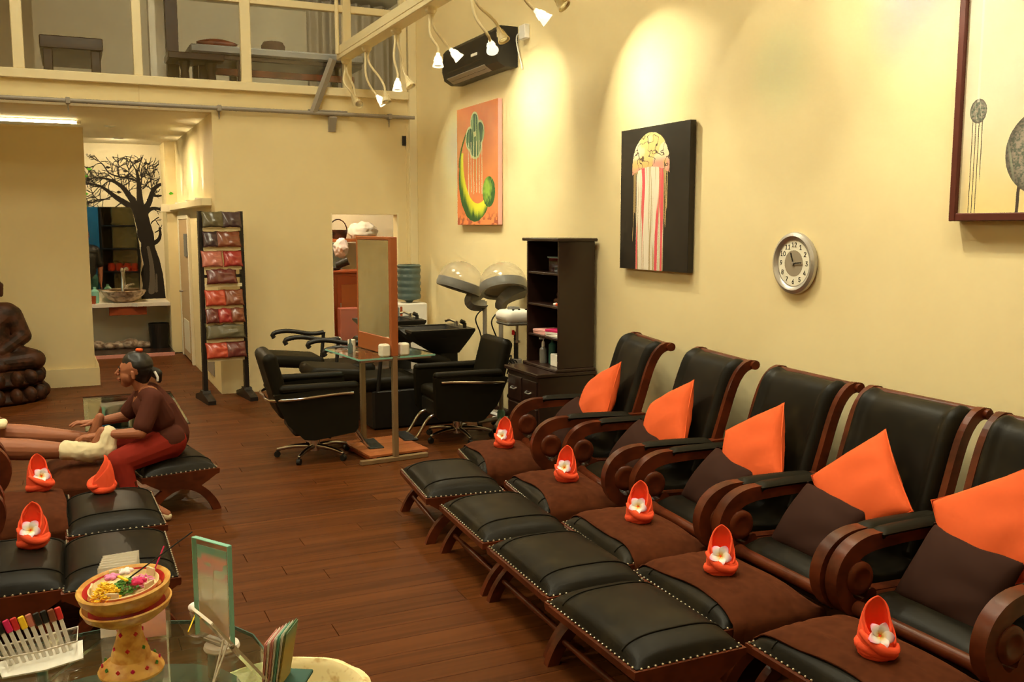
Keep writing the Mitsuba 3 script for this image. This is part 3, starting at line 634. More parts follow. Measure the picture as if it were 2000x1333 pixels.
# ================================================================== THINGS ON THE WALLS
def wallquad(xf_, y0, y1, z0, z1, lean=0.0):
    """picture surface facing -x; u runs from the far edge y1 to the near edge y0"""
    V = np.array([[xf_, y1, z0], [xf_, y0, z0], [xf_-lean, y0, z1], [xf_-lean, y1, z1]], float)
    return trimesh.Trimesh(V, [(0, 1, 2), (0, 2, 3)], process=False), np.array([[0, 0], [1, 0], [1, 1], [0, 1.]])
def ell(u, v, cx, cy, rx, ry): return dr.sqrt(dr.square((u-cx)/rx)+dr.square((v-cy)/ry))
def f_gourd(p, n, uv):
    u, v = uv.x, uv.y
    c = mx((.72, .20, .07), (.80, .30, .10), fb(u*6, v*6, 1.0, 3))
    c = mx(c, (.40, .10, .05), ss(.14, .02, v)*ss(.45, .6, nz(u*30, v*40)))
    rag = (nz(u*40, v*8)-.5)*.03
    outer = ell(u, v, .455, .40, .415, .375)
    inner = ell(u, v, .53, .56, .37, .38)
    body = (outer < 1.0+rag) & (inner > 1.0) & (v < .62) & (u < .80)
    bulb = ell(u, v, .79, .27, .145, .125) < 1
    d = ss(1.0, 1.45, inner)
    g = mx((.85, .78, .05), (.25, .42, .03), d*1.2)
    g = mx(g, (.03, .09, .02), ss(.35, 1.0, d+rag*8+.25*nz(u*70, v*10)))
    c = dr.select(body, g, c)
    c = dr.select(bulb, mx((.30, .50, .06), (.04, .13, .03), ss(.2, 1., ell(u, v, .74, .30, .17, .16)+.5*nz(u*40, v*40)-.2)), c)
    stem = (dr.abs(u-(.06+.34*dr.square(dr.maximum(v-.50, 0)/.30)*.62)) < .018+.05*(.75-v)*.3) & (v > .5) & (v < .79)
    c = dr.select(stem, mi.Color3f(.10, .16, .03), c)
    dl = dr.minimum(dr.minimum(ell(u, v, .45, .855, .085, .075), ell(u, v, .34, .73, .095, .085)), dr.minimum(ell(u, v, .58, .765, .09, .085), ell(u, v, .47, .655, .13, .085)))
    c = dr.select(dl < 1.22, mi.Color3f(.62, .66, .36), c)
    st = ss(.35, .75, nz(u*55, v*7))
    c = dr.select(dl < 1.0, mx((.03, .10, .035), (.30, .45, .20), st), c)
    drip = (u > .27) & (u < .68) & (v < .70) & (v > .245+.05*nz(u*25, 0.0)) & (dr.abs(u*15-dr.floor(u*15)-.5+.12*nz(v*9, u*3)) < .10)
    return dr.select(drip, mi.Color3f(.86, .80, .55), c)
def f_jelly(p, n, uv):
    u, v = uv.x, uv.y
    c = mx((.010, .008, .006), (.028, .022, .016), fb(u*4, v*4, 3.0, 3))
    x = u-.455
    capd = dr.sqrt(dr.square(x/.275)+dr.square(dr.maximum(v-.735, 0)/.225))
    cap = (capd < 1+.03*(nz(u*30, v*30)-.5)) & (v > .735-.05*dr.square(x/.275)-.012)
    w = dr.maximum(.30-.05*(.73-v), .0)
    st = dr.abs(x)/w
    s1 = nz(u*46+nz(v*5, 1.0)*1.2, v*1.3)
    s2 = nz(u*90+9, v*2.2)
    stream = (v <= .735) & (dr.abs(x) < .20+.01*s1)
    col = mx((.78, .70, .56), (.72, .10, .12), ss(.46, .56, s1))
    col = mx(col, (.30, .16, .10), ss(.62, .75, s2)*ss(.6, .2, v)*.8)
    col = mx(col, (.45, .34, .16), ss(.56, .70, s2)*.7)
    c = dr.select(stream, col, c)
    end = .17+.33*nz(u*60, 4.0)
    fringe = (v <= .74) & (dr.abs(x) >= .185) & (dr.abs(x) < .275) & (v > end) & ((s2 > .52-.9*dr.maximum(v-.58, 0)) | (v > .68))
    c = dr.select(fringe, mx((.50, .36, .16), (.30, .20, .09), s1), c)
    q = fb(u*13, v*22, 5.0, 2)
    cc = mx((.82, .70, .46), (.72, .28, .22), ss(.80, .74, v)*.9)
    cc = mx(cc, (.75, .50, .12), ss(.55, .7, nz(u*9, v*12))*.7)
    curl = dr.abs(q-.5) < .022
    cc = dr.select(curl, mi.Color3f(.10, .06, .04), cc)
    return dr.select(cap, cc, c)
def f_balls(p, n, uv):
    u, v = uv.x, uv.y
    c = mx((.78, .62, .26), (.70, .56, .42), ss(.05, .55, v+.15*nz(u*5, v*4)))
    c = mx(c, (.42, .36, .28), ss(.06, .0, u+.02*nz(u*9, v*6))*.7)
    c = mx(c, (.80, .72, .52), ss(.3, .9, fb(u*3, v*3, 2.0, 2))*.4)
    def ball(c, cx, cy, rx, ry, len_, seed):
        dd = ell(u, v, cx, cy, rx, ry)
        lines = dr.abs((u-cx)/rx*2.6-dr.floor((u-cx)/rx*2.6)-.5+.1*nz(v*40, seed)) < .11
        dr_ = (dr.abs(u-cx) < rx*.85) & (v < cy) & (v > cy-len_*(.45+nz((u-cx)*80, seed))) & lines
        c = dr.select(dr_, mi.Color3f(.07, .05, .04), c)
        tx = mx((.10, .12, .09), (.30, .25, .20), ss(.25, .75, fb(u*190, v*200, 1.0, 3)))
        rib = dr.abs((u-cx)/rx*1.7+.4*(v-cy)/ry-dr.floor((u-cx)/rx*1.7+.4*(v-cy)/ry)-.5)
        tx = mx(tx, (.42, .44, .32), ss(.08, .03, rib)*.7)
        return dr.select(dd < 1, mx(tx, (.06, .05, .04), ss(.7, 1., dd)*.7), c)
    c = ball(c, .046, .294, .025, .035, .34, 3.0)
    c = ball(c, .235, .165, .103, .118, .30, 8.0)
    c = ball(c, .62, .38, .08, .09, .30, 5.0)
    c = dr.select((dr.abs(u-.044) < .0035) & (v > .32), mx(c, (.78, .72, .62), .5), c)
    return c
pr('m_gourd', mikit.proc(f_gourd), .6, .3); pr('m_jelly', mikit.proc(f_jelly), .45, .4); pr('m_balls', mikit.proc(f_balls), .55, .3)
def painting(lab, y0, y1, z0, z1, mat, edge, frame=None):
    r = thing('painting', lab, 'painting'); x0 = XR-.05
    q, uv = wallquad(x0-.0015, y0, y1, z0, z1); part(r, 'canvas', q, mat, False, uv=uv)
    part(r, 'stretcher', cbx(x0, XR-.008, y0, y1, z0, z1, .002), edge)
    if frame:
        t = .035
        part(r, 'frame', cat([cbx(x0-.02, XR-.004, y0-t, y0, z0-t, z1+t, .004), cbx(x0-.02, XR-.004, y1, y1+t, z0-t, z1+t, .004), cbx(x0-.02, XR-.004, y0, y1, z0-t, z0, .004), cbx(x0-.02, XR-.004, y0, y1, z1, z1+t, .004)]), frame)
painting('painting of a green gourd on orange ground, beside the tall dark bookcase', 8.06, 9.07, 1.82, 2.965, 'm_gourd', 'm_pinkpaper')
painting('painting of a red and white jellyfish-like form on black ground', 5.07, 5.90, 1.505, 2.475, 'm_jelly', 'm_blackwood')
painting('large framed painting of dripping balls on yellow ground, cut by the right edge', 1.35, 3.03, 1.86, 3.35, 'm_balls', 'm_wood_dark', 'm_frame_red')
# wall clock
ck = thing('wall_clock', 'round silver wall clock with a grey centre above the lounge chairs', 'clock')
CM = np.eye(4); CM[:3, 0], CM[:3, 1], CM[:3, 2], CM[:3, 3] = (0, -1, 0), (0, 0, 1), (-1, 0, 0), (XR-.004, 4.11, 1.60)
pr('m_silver', (.46, .43, .39), .3, .5, .6)
pr('m_clockface', (.78, .74, .60), .5, .3); pr('m_clockgrey', (.30, .25, .18), .5, .3)
part(ck, 'case', moved(lathe([(.125, 0), (.165, 0), (.172, .012), (.168, .026), (.150, .036), (.138, .030), (.130, .022), (.125, .022)], 56), CM), 'm_silver', 35)
part(ck, 'dial', moved(lathe([(0, 0), (.131, 0), (.131, .02), (0, .02)], 48), CM), 'm_clockface')
part(ck, 'dial_centre', moved(lathe([(0, .02), (.072, .02), (.072, .0215), (0, .0215)], 48), CM), 'm_clockgrey')
def hand(ang, L, w, z): return moved(bx(-w, w, -.012, L, z, z+.002), CM @ xf(rz=-ang))
part(ck, 'hour_hand', hand(338, .062, .0035, .024), 'm_black'); part(ck, 'minute_hand', hand(86, .068, .0028, .027), 'm_black'); part(ck, 'hub', moved(lathe([(0, .02), (.008, .02), (.008, .031), (0, .031)], 14), CM), 'm_silver')
for i in range(1, 13):
    a = math.radians(30*i); t = meshkit.text_mesh(str(i), .026, .0012)
    b = t.bounds.mean(0); t.apply_translation((-b[0]+.102*math.sin(a), -b[1]+.102*math.cos(a), .0205)); part(ck, 'numeral', moved(t, CM), 'm_black')
for i in range(12):
    a = math.radians(30*i); part(ck, 'stud', moved(lathe([(0, .028), (.005, .030), (.004, .0335), (0, .0345)], 10, (.153*math.sin(a), .153*math.cos(a), 0)), CM), 'm_red' if i == 0 else 'm_steel')
# air conditioner
ac = thing('air_conditioner', 'black wall mounted air conditioner high in the far right corner', 'air conditioner')
sec = Polygon([(XR, 3.20), (XR-.12, 3.195), (XR-.19, 3.235), (XR-.215, 3.32), (XR-.20, 3.50), (XR-.17, 3.535), (XR, 3.535)])
part(ac, 'housing', ext_y(sec, 7.90, 9.05), 'm_black', 30); part(ac, 'side_cover', ext_y(sec.buffer(.004), 7.74, 7.893), 'm_black', 30)
part(ac, 'louvre', moved(cbx(-.045, .045, 8.02, 8.95, -.004, .004, .002), xf(XR-.165, 0, 3.222, ry=32)), 'm_grey_metal'); part(ac, 'outlet', moved(cbx(-.05, .05, 8.05, 8.92, -.004, .004, .002), xf(XR-.186, 0, 3.262, ry=62)), 'm_blackwood')
part(ac, 'label_plate', cbx(XR-.222, XR-.205, 8.16, 8.29, 3.35, 3.375, .002), 'm_paper')
single('junction_box', 'small white junction box beside the air conditioner', 'electrical box', cbx(XR-.05, XR, 7.50, 7.62, 3.40, 3.52, .006), 'm_white_plastic')
single('power_cord', 'loose pale cord hanging beside the air conditioner', 'cord', tube(smoothpath([(XR-.02, 7.60, 3.44), (XR-.03, 7.70, 3.45), (XR-.02, 7.68, 3.30), (XR-.015, 7.62, 3.16)], 20), .007, 6), 'm_white_plastic', True)
single('switch_box', 'small black switch high on the back wall near the corner', 'switch', cbx(3.49, 3.535, YB-.02, YB, 2.72, 2.83, .003), 'm_black')
# pipe along the gallery front
pp = thing('wall_pipe', 'grey pipe running along the wall under the gallery windows', 'pipe')
part(pp, 'tube', cyl((-3.4, YB-.06, 3.03), (3.62, YB-.06, 3.03), .022, 12), 'm_grey_metal', 40)
for x in (.05, 1.48, 3.33): part(pp, 'clamp', cat([cbx(x-.02, x+.02, YB-.09, YB, 3.00, 3.06, .003), tube([(x, YB-.03, 3.0), (x+.004, YB-.02, 2.92)], [.012, .004], 6)]), 'm_grey_metal')
part(pp, 'bracket', ext_x(Polygon([(YB, 3.0), (YB-.09, 3.0), (YB-.09, 2.985), (YB-.012, 2.84), (YB, 2.84)]), 2.64, 2.72), 'm_grey_metal'); part(pp, 'bracket', cbx(2.42, 2.85, YB-.05, YB, 3.055, 3.07, .003), 'm_grey_metal')

# ================================================================== GALLERY INTERIOR
tb = thing('treatment_table', 'massage table under a grey sheet behind the gallery windows', 'table')
part(tb, 'table_top', cbx(1.42, 3.5, 12.1, 12.8, 3.80, 3.86, .01), 'm_wood_dark'); part(tb, 'sheet', cbx(1.40, 3.52, 12.06, 12.84, 3.86, 3.96, .02), 'm_grey_plastic')
for x in (1.55, 2.0, 3.3):
    for yv in (12.15, 12.75): part(tb, 'leg', cbx(x-.05, x+.05, yv-.05, yv+.05, 3.22, 3.80, .01), 'm_wood_dark')
part(tb, 'side_rail', cbx(1.5, 3.4, 12.11, 12.15, 3.62, 3.70, .005), 'm_wood')
single('treatment_pillow', 'dark red cushion on the massage table in the gallery', 'cushion', moved(pillow_mesh(.5, .35, .07, 18, 3), xf(1.75, 12.45, 4.02)), 'm_wood', True)
single('towel_basket', 'dark round basket on the massage table in the gallery', 'basket', lathe([(0, 0), (.14, 0), (.15, .10), (.12, .15), (0, .17)], 20, (2.45, 12.45, 3.96)), 'm_brown_pillow', 40)
t2 = thing('treatment_table', 'dark massage table at the left of the gallery, partly in shadow', 'table')
part(t2, 'table_top', cbx(-.2, .45, 12.0, 13.4, 3.78, 3.92, .01), 'm_wood_dark')
for x in (-.12, .37): part(t2, 'leg', cbx(x-.05, x+.05, 12.02, 12.12, 3.22, 3.78, .01), 'm_wood_dark')
t3 = thing('carved_stand', 'dark carved wooden stand behind the second gallery pane', 'stand')
part(t3, 'top', cbx(1.12, 1.75, 11.75, 12.2, 3.72, 3.80, .01), 'm_wood_dark')
for x in (1.32, 1.62): part(t3, 'post', lathe([(0, 0), (.07, 0), (.05, .1), (.06, .25), (.045, .4), (.07, .5), (0, .5)], 14, (x, 11.95, 3.22)), 'm_wood_dark', 40)
struct('trim_30', cbx(.98, 1.16, 12.4, 12.6, 3.22, ZG, .004), 'm_clockface', 'pale green pillar inside the gallery'); struct('trim_31', cbx(1.16, 1.30, 12.3, 12.6, 3.22, ZG, .004), 'm_wood_dark', 'dark post inside the gallery')
cur_ = thing('gallery_curtain', 'grey pleated curtain at the right end of the gallery', 'curtain')
part(cur_, 'cloth', shell(lambda u, v: (3.15+1.2*u, 13.6+.05*math.sin(u*40), 3.25+v*1.7), 70, 4, .004), 'm_clockgrey', True)

# ================================================================== TREE MURAL, WASH BASIN
tree = thing('tree_mural', 'painted black tree with bare branching twigs on the end wall of the passage', 'mural')
MY = 15.0
def tseg(pts, r0, r1, n=26):
    p = smoothpath([(a, b, 0) for a, b in pts], n)[:, :2]; return unary_union([LineString(p[i:i+2]).buffer(r0+(r1-r0)*i/(n-1), resolution=3) for i in range(n-1)])
rt = random.Random(11); shapes = []
def twig(x, z, a, L, r, depth):
    pts = [(x, z)]; k = 4
    for i in range(k):
        a += rt.uniform(-.42, .42); nx, nz_ = x+math.cos(a)*L/k, z+math.sin(a)*L/k
        if nx > 1.25 or nz_ > 2.80+.06*rt.random(): break
        x, z = nx, nz_; pts.append((x, z))
    if len(pts) < 3: return
    shapes.append(tseg(pts, r, max(r*.55, .0035), 9))
    if depth > 0:
        for j in range(3 if depth > 1 else 2):
            q = rt.choice(pts[1:]); twig(q[0], q[1], a+rt.choice((-1, 1))*rt.uniform(.3, .85), L*rt.uniform(.55, .8), max(r*.6, .0042), depth-1)
        twig(pts[-1][0], pts[-1][1], a, L*.7, max(r*.6, .0042), depth-1)
trunk = Polygon([(.92, .74), (.95, .95), (.93, 1.12), (.975, 1.25), (.945, 1.45), (.955, 1.62), (.90, 1.80), (.875, 1.93), (.86, 2.02), (.80, 2.10), (1.0, 2.14), (1.05, 2.02), (1.08, 1.86), (1.12, 1.70), (1.13, 1.50), (1.19, 1.30), (1.225, 1.10), (1.24, .90), (1.25, .74)]).buffer(.012).buffer(-.006)
shapes.append(trunk)
for pts, r0, r1 in [([(.92, 2.0), (.75, 2.15), (.62, 2.24), (.50, 2.34), (.38, 2.40)], .055, .012), ([(.95, 2.08), (.82, 2.24), (.72, 2.38), (.60, 2.46), (.45, 2.50)], .05, .010), ([(.97, 2.08), (.955, 2.3), (.95, 2.48), (.93, 2.62)], .05, .016), ([(1.0, 2.06), (1.08, 2.15), (1.14, 2.32), (1.25, 2.42)], .045, .022), ([(1.02, 1.98), (1.1, 2.06), (1.25, 2.05)], .035, .018), ([(.95, 2.45), (.82, 2.50), (.70, 2.52), (.55, 2.58)], .018, .008), ([(1.09, 1.55), (1.18, 1.60), (1.21, 1.78)], .035, .014), ([(.96, 1.60), (.93, 1.66), (.915, 1.75)], .03, .012), ([(1.12, 2.28), (1.15, 2.26), (1.25, 2.26)], .02, .012)]:
    shapes.append(tseg(pts, r0, r1))
for x, z, a, L in [(.38, 2.40, 2.9, .22), (.5, 2.34, 2.6, .22), (.62, 2.24, 3.3, .24), (.72, 2.16, 3.4, .24), (.45, 2.5, 2.8, .2), (.55, 2.58, 2.5, .2), (.70, 2.52, 2.1, .24), (.93, 2.62, 1.9, .2), (.95, 2.6, 1.3, .2), (.95, 2.48, 2.2, .26), (.95, 2.46, .9, .24), (1.0, 2.35, .8, .24), (1.08, 2.15, 1.2, .2), (.82, 2.5, 1.8, .24), (1.1, 2.05, .3, .12), (1.15, 1.72, .9, .14), (1.1, 1.85, .7, .14), (.62, 2.45, 3.0, .22), (.55, 2.2, 3.4, .2), (1.15, 2.34, 1.9, .2), (.45, 2.38, 3.5, .2), (.68, 2.42, 2.4, .22), (.80, 2.3, 2.7, .2), (.90, 2.2, 2.3, .2), (.98, 2.4, 1.4, .22), (.5, 2.5, 3.2, .18), (1.06, 2.2, .7, .2)]:
    twig(x, z, a, L, .0085, 2)
mural = unary_union(shapes).intersection(sbox(.05, .74, 1.262, 2.9)).simplify(.0012)
part(tree, 'branches', ext_y(mural, MY-.003, MY), 'm_mural')
part(tree, 'bark_light', ext_y(unary_union([tseg([(1.06, .85), (1.08, 1.2), (1.04, 1.5)], .045, .02), tseg([(1.13, .85), (1.14, 1.1)], .02, .01)]), MY-.0042, MY-.003), 'm_mural_grey', label='grey brushed bark')
for x, z in ((.20, 2.32), (.24, 2.27), (.30, 2.62), (.245, 2.52), (.22, 2.10), (.55, 2.65), (.78, 2.60), (.68, 2.30), (.93, 2.75), (1.06, 2.72)):
    lf = Polygon([(x-.035, z), (x-.01, z+.022), (x+.03, z+.006), (x+.035, z-.004), (x-.005, z-.02)])
    part(tree, 'leaf', ext_y(lf, MY-.005, MY-.003), 'm_leafgreen' if x < .32 else 'm_mural')
single('wall_leaf', 'single green painted leaf on the passage wall above the white ledge', 'decal', ext_y(Polygon([(1.30, 2.265), (1.33, 2.295), (1.365, 2.272), (1.36, 2.262), (1.32, 2.25)]), 14.342, 14.35), 'm_leafgreen')
# mirror, turned a little so that it shows the waiting corner
mm = thing('basin_mirror', 'frameless mirror above the wash basin, its right edge cut along the tree', 'mirror')
MP = affinity.translate(Polygon([(.24, .90), (.915, .90), (.93, 1.12), (.955, 1.3), (.93, 1.6), (.885, 1.9), (.86, 2.05), (.82, 2.085), (.24, 2.085)]), 0, 0)
mq = ext_y(MP, -.006, 0); Mm = trimesh.transformations.rotation_matrix(math.radians(-17), (0, 0, 1), (.24, 0, 0)); Mm = xf(0, 14.985, 0) @ Mm
part(mm, 'glass', moved(mq, Mm), 'm_mirror')
part(mm, 'backing', moved(ext_y(MP, .0005, .008), Mm), 'm_grey_plastic')
wt = thing('stone_counter', 'rough edged pale stone counter under the basin', 'counter')
part(wt, 'slab', ext(Polygon([(.0, 14.42), (.28, 14.40), (.52, 14.43), (.60, 14.47), (.75, 14.47), (.82, 14.41), (1.1, 14.42), (1.262, 14.40), (1.262, 14.99), (.0, 14.99)]), .05).apply_translation((0, 0, .675)), 'm_marble')
part(wt, 'apron', cbx(.45, .95, 14.50, 14.53, .55, .674, .003), 'm_redwood')
bs = thing('wash_basin', 'round mottled stone wash basin on the counter', 'basin')
part(bs, 'bowl', lathe([(0, 0), (.12, 0), (.20, .04), (.275, .11), (.305, .165), (.29, .172), (.26, .12), (.18, .05), (0, .03)], 40, (.665, 14.70, .725)), 'm_basin', 40)
fx = thing('basin_tap', 'tall chrome tap standing behind the stone basin', 'tap')
part(fx, 'spout', tube(smoothpath([(.66, 14.80, .725), (.66, 14.80, 1.0), (.66, 14.80, 1.16), (.655, 14.74, 1.20), (.65, 14.68, 1.17)], 20), .018, 10), 'm_chrome', True); part(fx, 'lever', tube([(.68, 14.80, .92), (.73, 14.76, .97), (.78, 14.74, .97)], .012, 8), 'm_chrome')
single('soap_dispenser', 'pale soap bottle on the stone counter at the left of the basin', 'bottle', lathe([(0, 0), (.05, 0), (.055, .02), (.055, .17), (.02, .2), (.02, .23), (0, .23)], 18, (.28, 14.62, .725)), 'm_teal', 40)
single('red_cup', 'dark red cup on the front left of the stone counter', 'cup', lathe([(0, 0), (.035, 0), (.045, .11), (.04, .11), (.03, .01), (0, .01)], 18, (.25, 14.50, .725)), 'm_redwood', 40)
single('waste_bin', 'dark ribbed waste bin under the stone counter', 'bin', lathe([(0, 0), (.125, 0), (.145, .36), (.135, .36), (.118, .012), (0, .012)], 28, (1.11, 14.62, .05)), 'm_blackwood', 30)
rs = np.random.RandomState(4)
for i, (x, s) in enumerate([(.28, .09), (.44, .07), (.58, .08), (.72, .10), (.86, .07), (.94, .06)]):
    st = trimesh.creation.icosphere(3, s); st.vertices = st.vertices*[1.25, 1, .75]*(1+.25*(meshkit.fbm(st.vertices*9+i*5, 3)-.5))[:, None]; st.apply_translation((x, 14.72+.05*rs.rand(), .05+s*.62))
    single('river_stone', f'rounded stone on the dark platform under the counter, {["leftmost", "second", "third", "fourth and largest", "fifth", "rightmost"][i]} in the row', 'stone', st, 'm_basin', True, 'stones under the counter')
# unseen waiting corner, placed for the basin mirror to reflect
struct('trim_40', bx(-2.7, -1.35, 11.9, 11.93, 0, 2.95), 'm_blue', 'unseen blue panel of the waiting corner, placed for the basin mirror')
sh = thing('product_shelf', 'dark shelf of the waiting corner, seen only in the basin mirror', 'shelf')
part(sh, 'upright', cat([cbx(-1.33, -1.28, 11.93, 12.25, 0, 2.4, .004), cbx(-.62, -.57, 11.93, 12.25, 0, 2.4, .004)]), 'm_blackwood')
for z in (.6, 1.0, 1.4, 1.8, 2.2): part(sh, 'board', cbx(-1.30, -.60, 11.93, 12.25, z, z+.03, .003), 'm_blackwood')
for i in range(4): single('orange_jar', f'orange jar on the mirrored product shelf, {["leftmost", "second", "third", "rightmost"][i]} in the row', 'jar', lathe([(0, 0), (.06, 0), (.07, .06), (.05, .13), (0, .14)], 16, (-1.2+.15*i, 12.12, 1.03)), 'm_orange_towel', 40, 'orange jars on the mirrored shelf')
# ================================================================== STATUE, CLOTHING RACK
def blob(segs, refine=.03): return bones(segs, refine, 10)
bx0, by0 = -.80, 11.15
stt = thing('seated_statue', 'large carved dark wood seated statue on a lotus base at the left edge', 'statue')
def P_(x, y, z): return (bx0+x, by0+y, z)
body = blob([[(P_(0, 0, .55), .20), (P_(0, .03, .78), .19)], [(P_(0, .03, .78), .19), (P_(-.16, .03, .90), .12), (P_(.16, .03, .90), .12)], [(P_(0, .03, .95), .09), (P_(0, .02, 1.08), .08)],
             [(P_(.20, .03, .88), .11), (P_(.30, 0, .66), .085)], [(P_(.30, 0, .66), .085), (P_(.10, -.18, .52), .07)], [(P_(-.20, .03, .88), .11), (P_(-.30, 0, .66), .085)], [(P_(-.30, 0, .66), .085), (P_(-.10, -.18, .52), .07)],
             [(P_(.12, 0, .46), .15), (P_(.40, -.14, .42), .11)], [(P_(-.12, 0, .46), .15), (P_(-.40, -.14, .42), .11)], [(P_(.40, -.14, .42), .11), (P_(-.1, -.26, .40), .07)], [(P_(-.40, -.14, .42), .11), (P_(.1, -.26, .38), .07)]])
part(stt, 'body', body, 'm_carved', True)
hd_ = blob([[(P_(0, 0, 1.22), .125), (P_(0, -.02, 1.14), .10)], [(P_(0, 0, 1.33), .07)], [(P_(0, -.125, 1.19), .022), (P_(0, -.115, 1.23), .015)], [(P_(.12, 0, 1.2), .03), (P_(.12, 0, 1.10), .022)], [(P_(-.12, 0, 1.2), .03), (P_(-.12, 0, 1.10), .022)]], .02)
part(stt, 'head', hd_, 'm_carved', True)
for z, r, n_, k in ((.0, .50, 18, 0), (.17, .47, 16, 1)):
    base = [lathe([(0, 0), (r*.98, 0), (r*.90, .05), (r*.8, .15), (0, .16)], 40, (bx0, by0-.03, z))]
    for i in range(n_):
        a = 2*math.pi*i/n_+k*.2; b = trimesh.creation.icosphere(2, 1.0); b.vertices = b.vertices*[.055, .085, .085]; base.append(moved(b, xf(bx0+r*.9*math.cos(a), by0-.03+r*.9*math.sin(a), z+.085, rz=math.degrees(a)-90)))
    part(stt, 'lotus_base', cat(base), 'm_carved', True)
RK = xf(1.41, 10.16, 0, rz=7)
rk = thing('clothing_rack', 'black ladder-like display rack with cream ledges beside the passage', 'rack')
def rp_(name, m, mat, **k): return part(rk, name, moved(m, RK), mat, **k)
for s in (-1, 1):
    rp_('post', ext_y(Polygon([(s*.215-.022, 0.05), (s*.215+.022, .05), (s*.205+.02, 1.96), (s*.205-.02, 1.96)]), -.03, .03), 'm_blackwood')
    rp_('foot', ext_x(Polygon([(-.26, 0), (-.26, .04), (-.20, .06), (-.06, .09), (-.05, .115), (.05, .115), (.06, .09), (.2, .06), (.26, .04), (.26, 0)]), s*.215-.04, s*.215+.04), 'm_blackwood')
zz = [1.80, 1.60, 1.40, 1.225, 1.00, .82, .655, .455]
for z in zz: rp_('ledge', cat([cbx(-.19, .19, -.03, .05, z-.028, z-.010, .002), cbx(-.19, .19, -.05, -.03, z-.04, z-.005, .002)]), 'm_paint')
for z in (1.90, 1.28): rp_('crossbar', cbx(-.2, .2, -.015, .02, z, z+.03, .003), 'm_blackwood')
rows = [[(-.09, .21, 'm_olive'), (.10, .19, 'm_violet')], [(-.12, .14, 'm_violet'), (.06, .24, 'm_rust')], [(-.11, .20, 'm_pinkred'), (.10, .18, 'm_crimson')], [(-.02, .30, 'm_plum')], [(-.09, .20, 'm_scarlet'), (.10, .18, 'm_rust')], [(-.13, .12, 'm_plum'), (.0, .13, 'm_crimson'), (.13, .13, 'm_rust')], [(.0, .40, 'm_olive')], [(-.09, .22, 'm_scarlet'), (.10, .20, 'm_plum')]]
for k, c in dict(m_olive=(.10, .085, .045), m_violet=(.055, .03, .035), m_rust=(.20, .055, .025), m_pinkred=(.50, .16, .12), m_crimson=(.36, .035, .03), m_plum=(.14, .03, .025), m_scarlet=(.50, .07, .035)).items():
    pr(k, c, .28, .6, clearcoat=.6, clearcoat_gloss=.9)
cn = dict(m_olive='olive grey', m_violet='dark violet', m_rust='rust brown', m_pinkred='pink and red', m_crimson='crimson', m_plum='plum', m_scarlet='bright red')
rown = ['top', 'second', 'third', 'fourth', 'fifth', 'sixth', 'seventh', 'lowest']
for r_, z in zip(range(8), zz):
    for i, (x, w, mt) in enumerate(rows[r_]):
        k = thing('packed_garment', f'{cn[mt]} wrapped cloth on the {rown[r_]} ledge of the black rack' + (f', {["left", "middle", "right"][i if len(rows[r_]) == 3 else (0 if i == 0 else 2)]}' if len(rows[r_]) > 1 else ''), 'garment', 'wrapped garments on the black rack')
        pm = pillow_mesh(w+.02, .175, .030, 16, r_*3+i); pm.vertices[:, 2] += .004*np.sin(pm.vertices[:, 0]*70+pm.vertices[:, 1]*30)
        part(k, 'cloth', moved(pm, RK @ xf(x, -.055, z+.075, rx=72)), mt, True)

# ================================================================== HAIR STATION
HS = xf(2.17, 7.21, 0, rz=6)
hs = thing('mirror_station', 'double sided wooden hair styling mirror on metal posts with glass shelf', 'mirror')
def hp(name, m, mat, **k): return part(hs, name, moved(m, HS), mat, **k)
pr('m_brassy', (.26, .17, .085), .4, .5, .3)
for yv in (-.325, .325):
    hp('post', cbx(-.020, .020, yv-.020, yv+.020, .035, .82, .003), 'm_brassy')
    hp('base_rail', cbx(-.29, .27, yv-.022, yv+.022, 0, .035, .004), 'm_brassy')
hp('frame', cat([cbx(-.028, .028, -.345, -.30, .82, 1.725, .004), cbx(-.028, .028, .325, .345, .82, 1.725, .004), cbx(-.028, .028, -.30, .325, 1.70, 1.725, .004), cbx(-.028, .028, -.30, .325, .82, .955, .004)]), 'm_orangewood')
hp('core', bx(-.018, .018, -.30, .325, .955, 1.70), 'm_redwood')
hp('mirror_glass', cbx(-.024, -.018, -.30, .325, .955, 1.70, .002), 'm_mirror', label='mirror towards the left styling chair'); hp('mirror_glass', cbx(.018, .024, -.30, .325, .955, 1.70, .002), 'm_mirror', label='mirror towards the right styling chair')
hp('glass_shelf', cat([cbx(-.30, -.03, -.36, .36, .805, .817, .003), cbx(.03, .33, -.36, .36, .805, .817, .003)]), 'm_glassgreen')
hp('shelf_edge', cat([bx(-.303, -.30, -.36, .36, .805, .817), bx(-.30, -.03, -.363, -.36, .805, .817), bx(.03, .33, -.363, -.36, .805, .817)]), 'm_teal')
hp('shelf_arm', cbx(-.28, .31, -.335, -.305, .785, .804, .003), 'm_steel'); hp('shelf_arm', cbx(-.28, .31, .305, .335, .785, .804, .003), 'm_steel')
pf = thing('foot_platform', 'slatted orange wood floor platform beneath the mirror station', 'platform')
for i in range(5): part(pf, 'slat', moved(cbx(-.20, .30, -.29+.118*i, -.29+.118*i+.108, .036, .056, .003), HS), 'm_orangewood')
part(pf, 'bearer', moved(cat([cbx(-.18, -.14, -.29, .29, .0, .036, .003), cbx(.24, .28, -.29, .29, 0, .036, .003)]), HS), 'm_redwood')
for i, (x, yv, l) in enumerate([(-.075, -.31, 'cream square cup on the glass shelf, left of the mirror edge'), (.085, -.31, 'cream square cup on the glass shelf, right of the mirror edge')]):
    single('square_cup', l, 'cup', moved(cbx(-.038, .038, -.038, .038, .818, .915, .012), HS @ xf(x, yv, 0)), 'm_clockface', False, 'cream cups on the glass shelf')
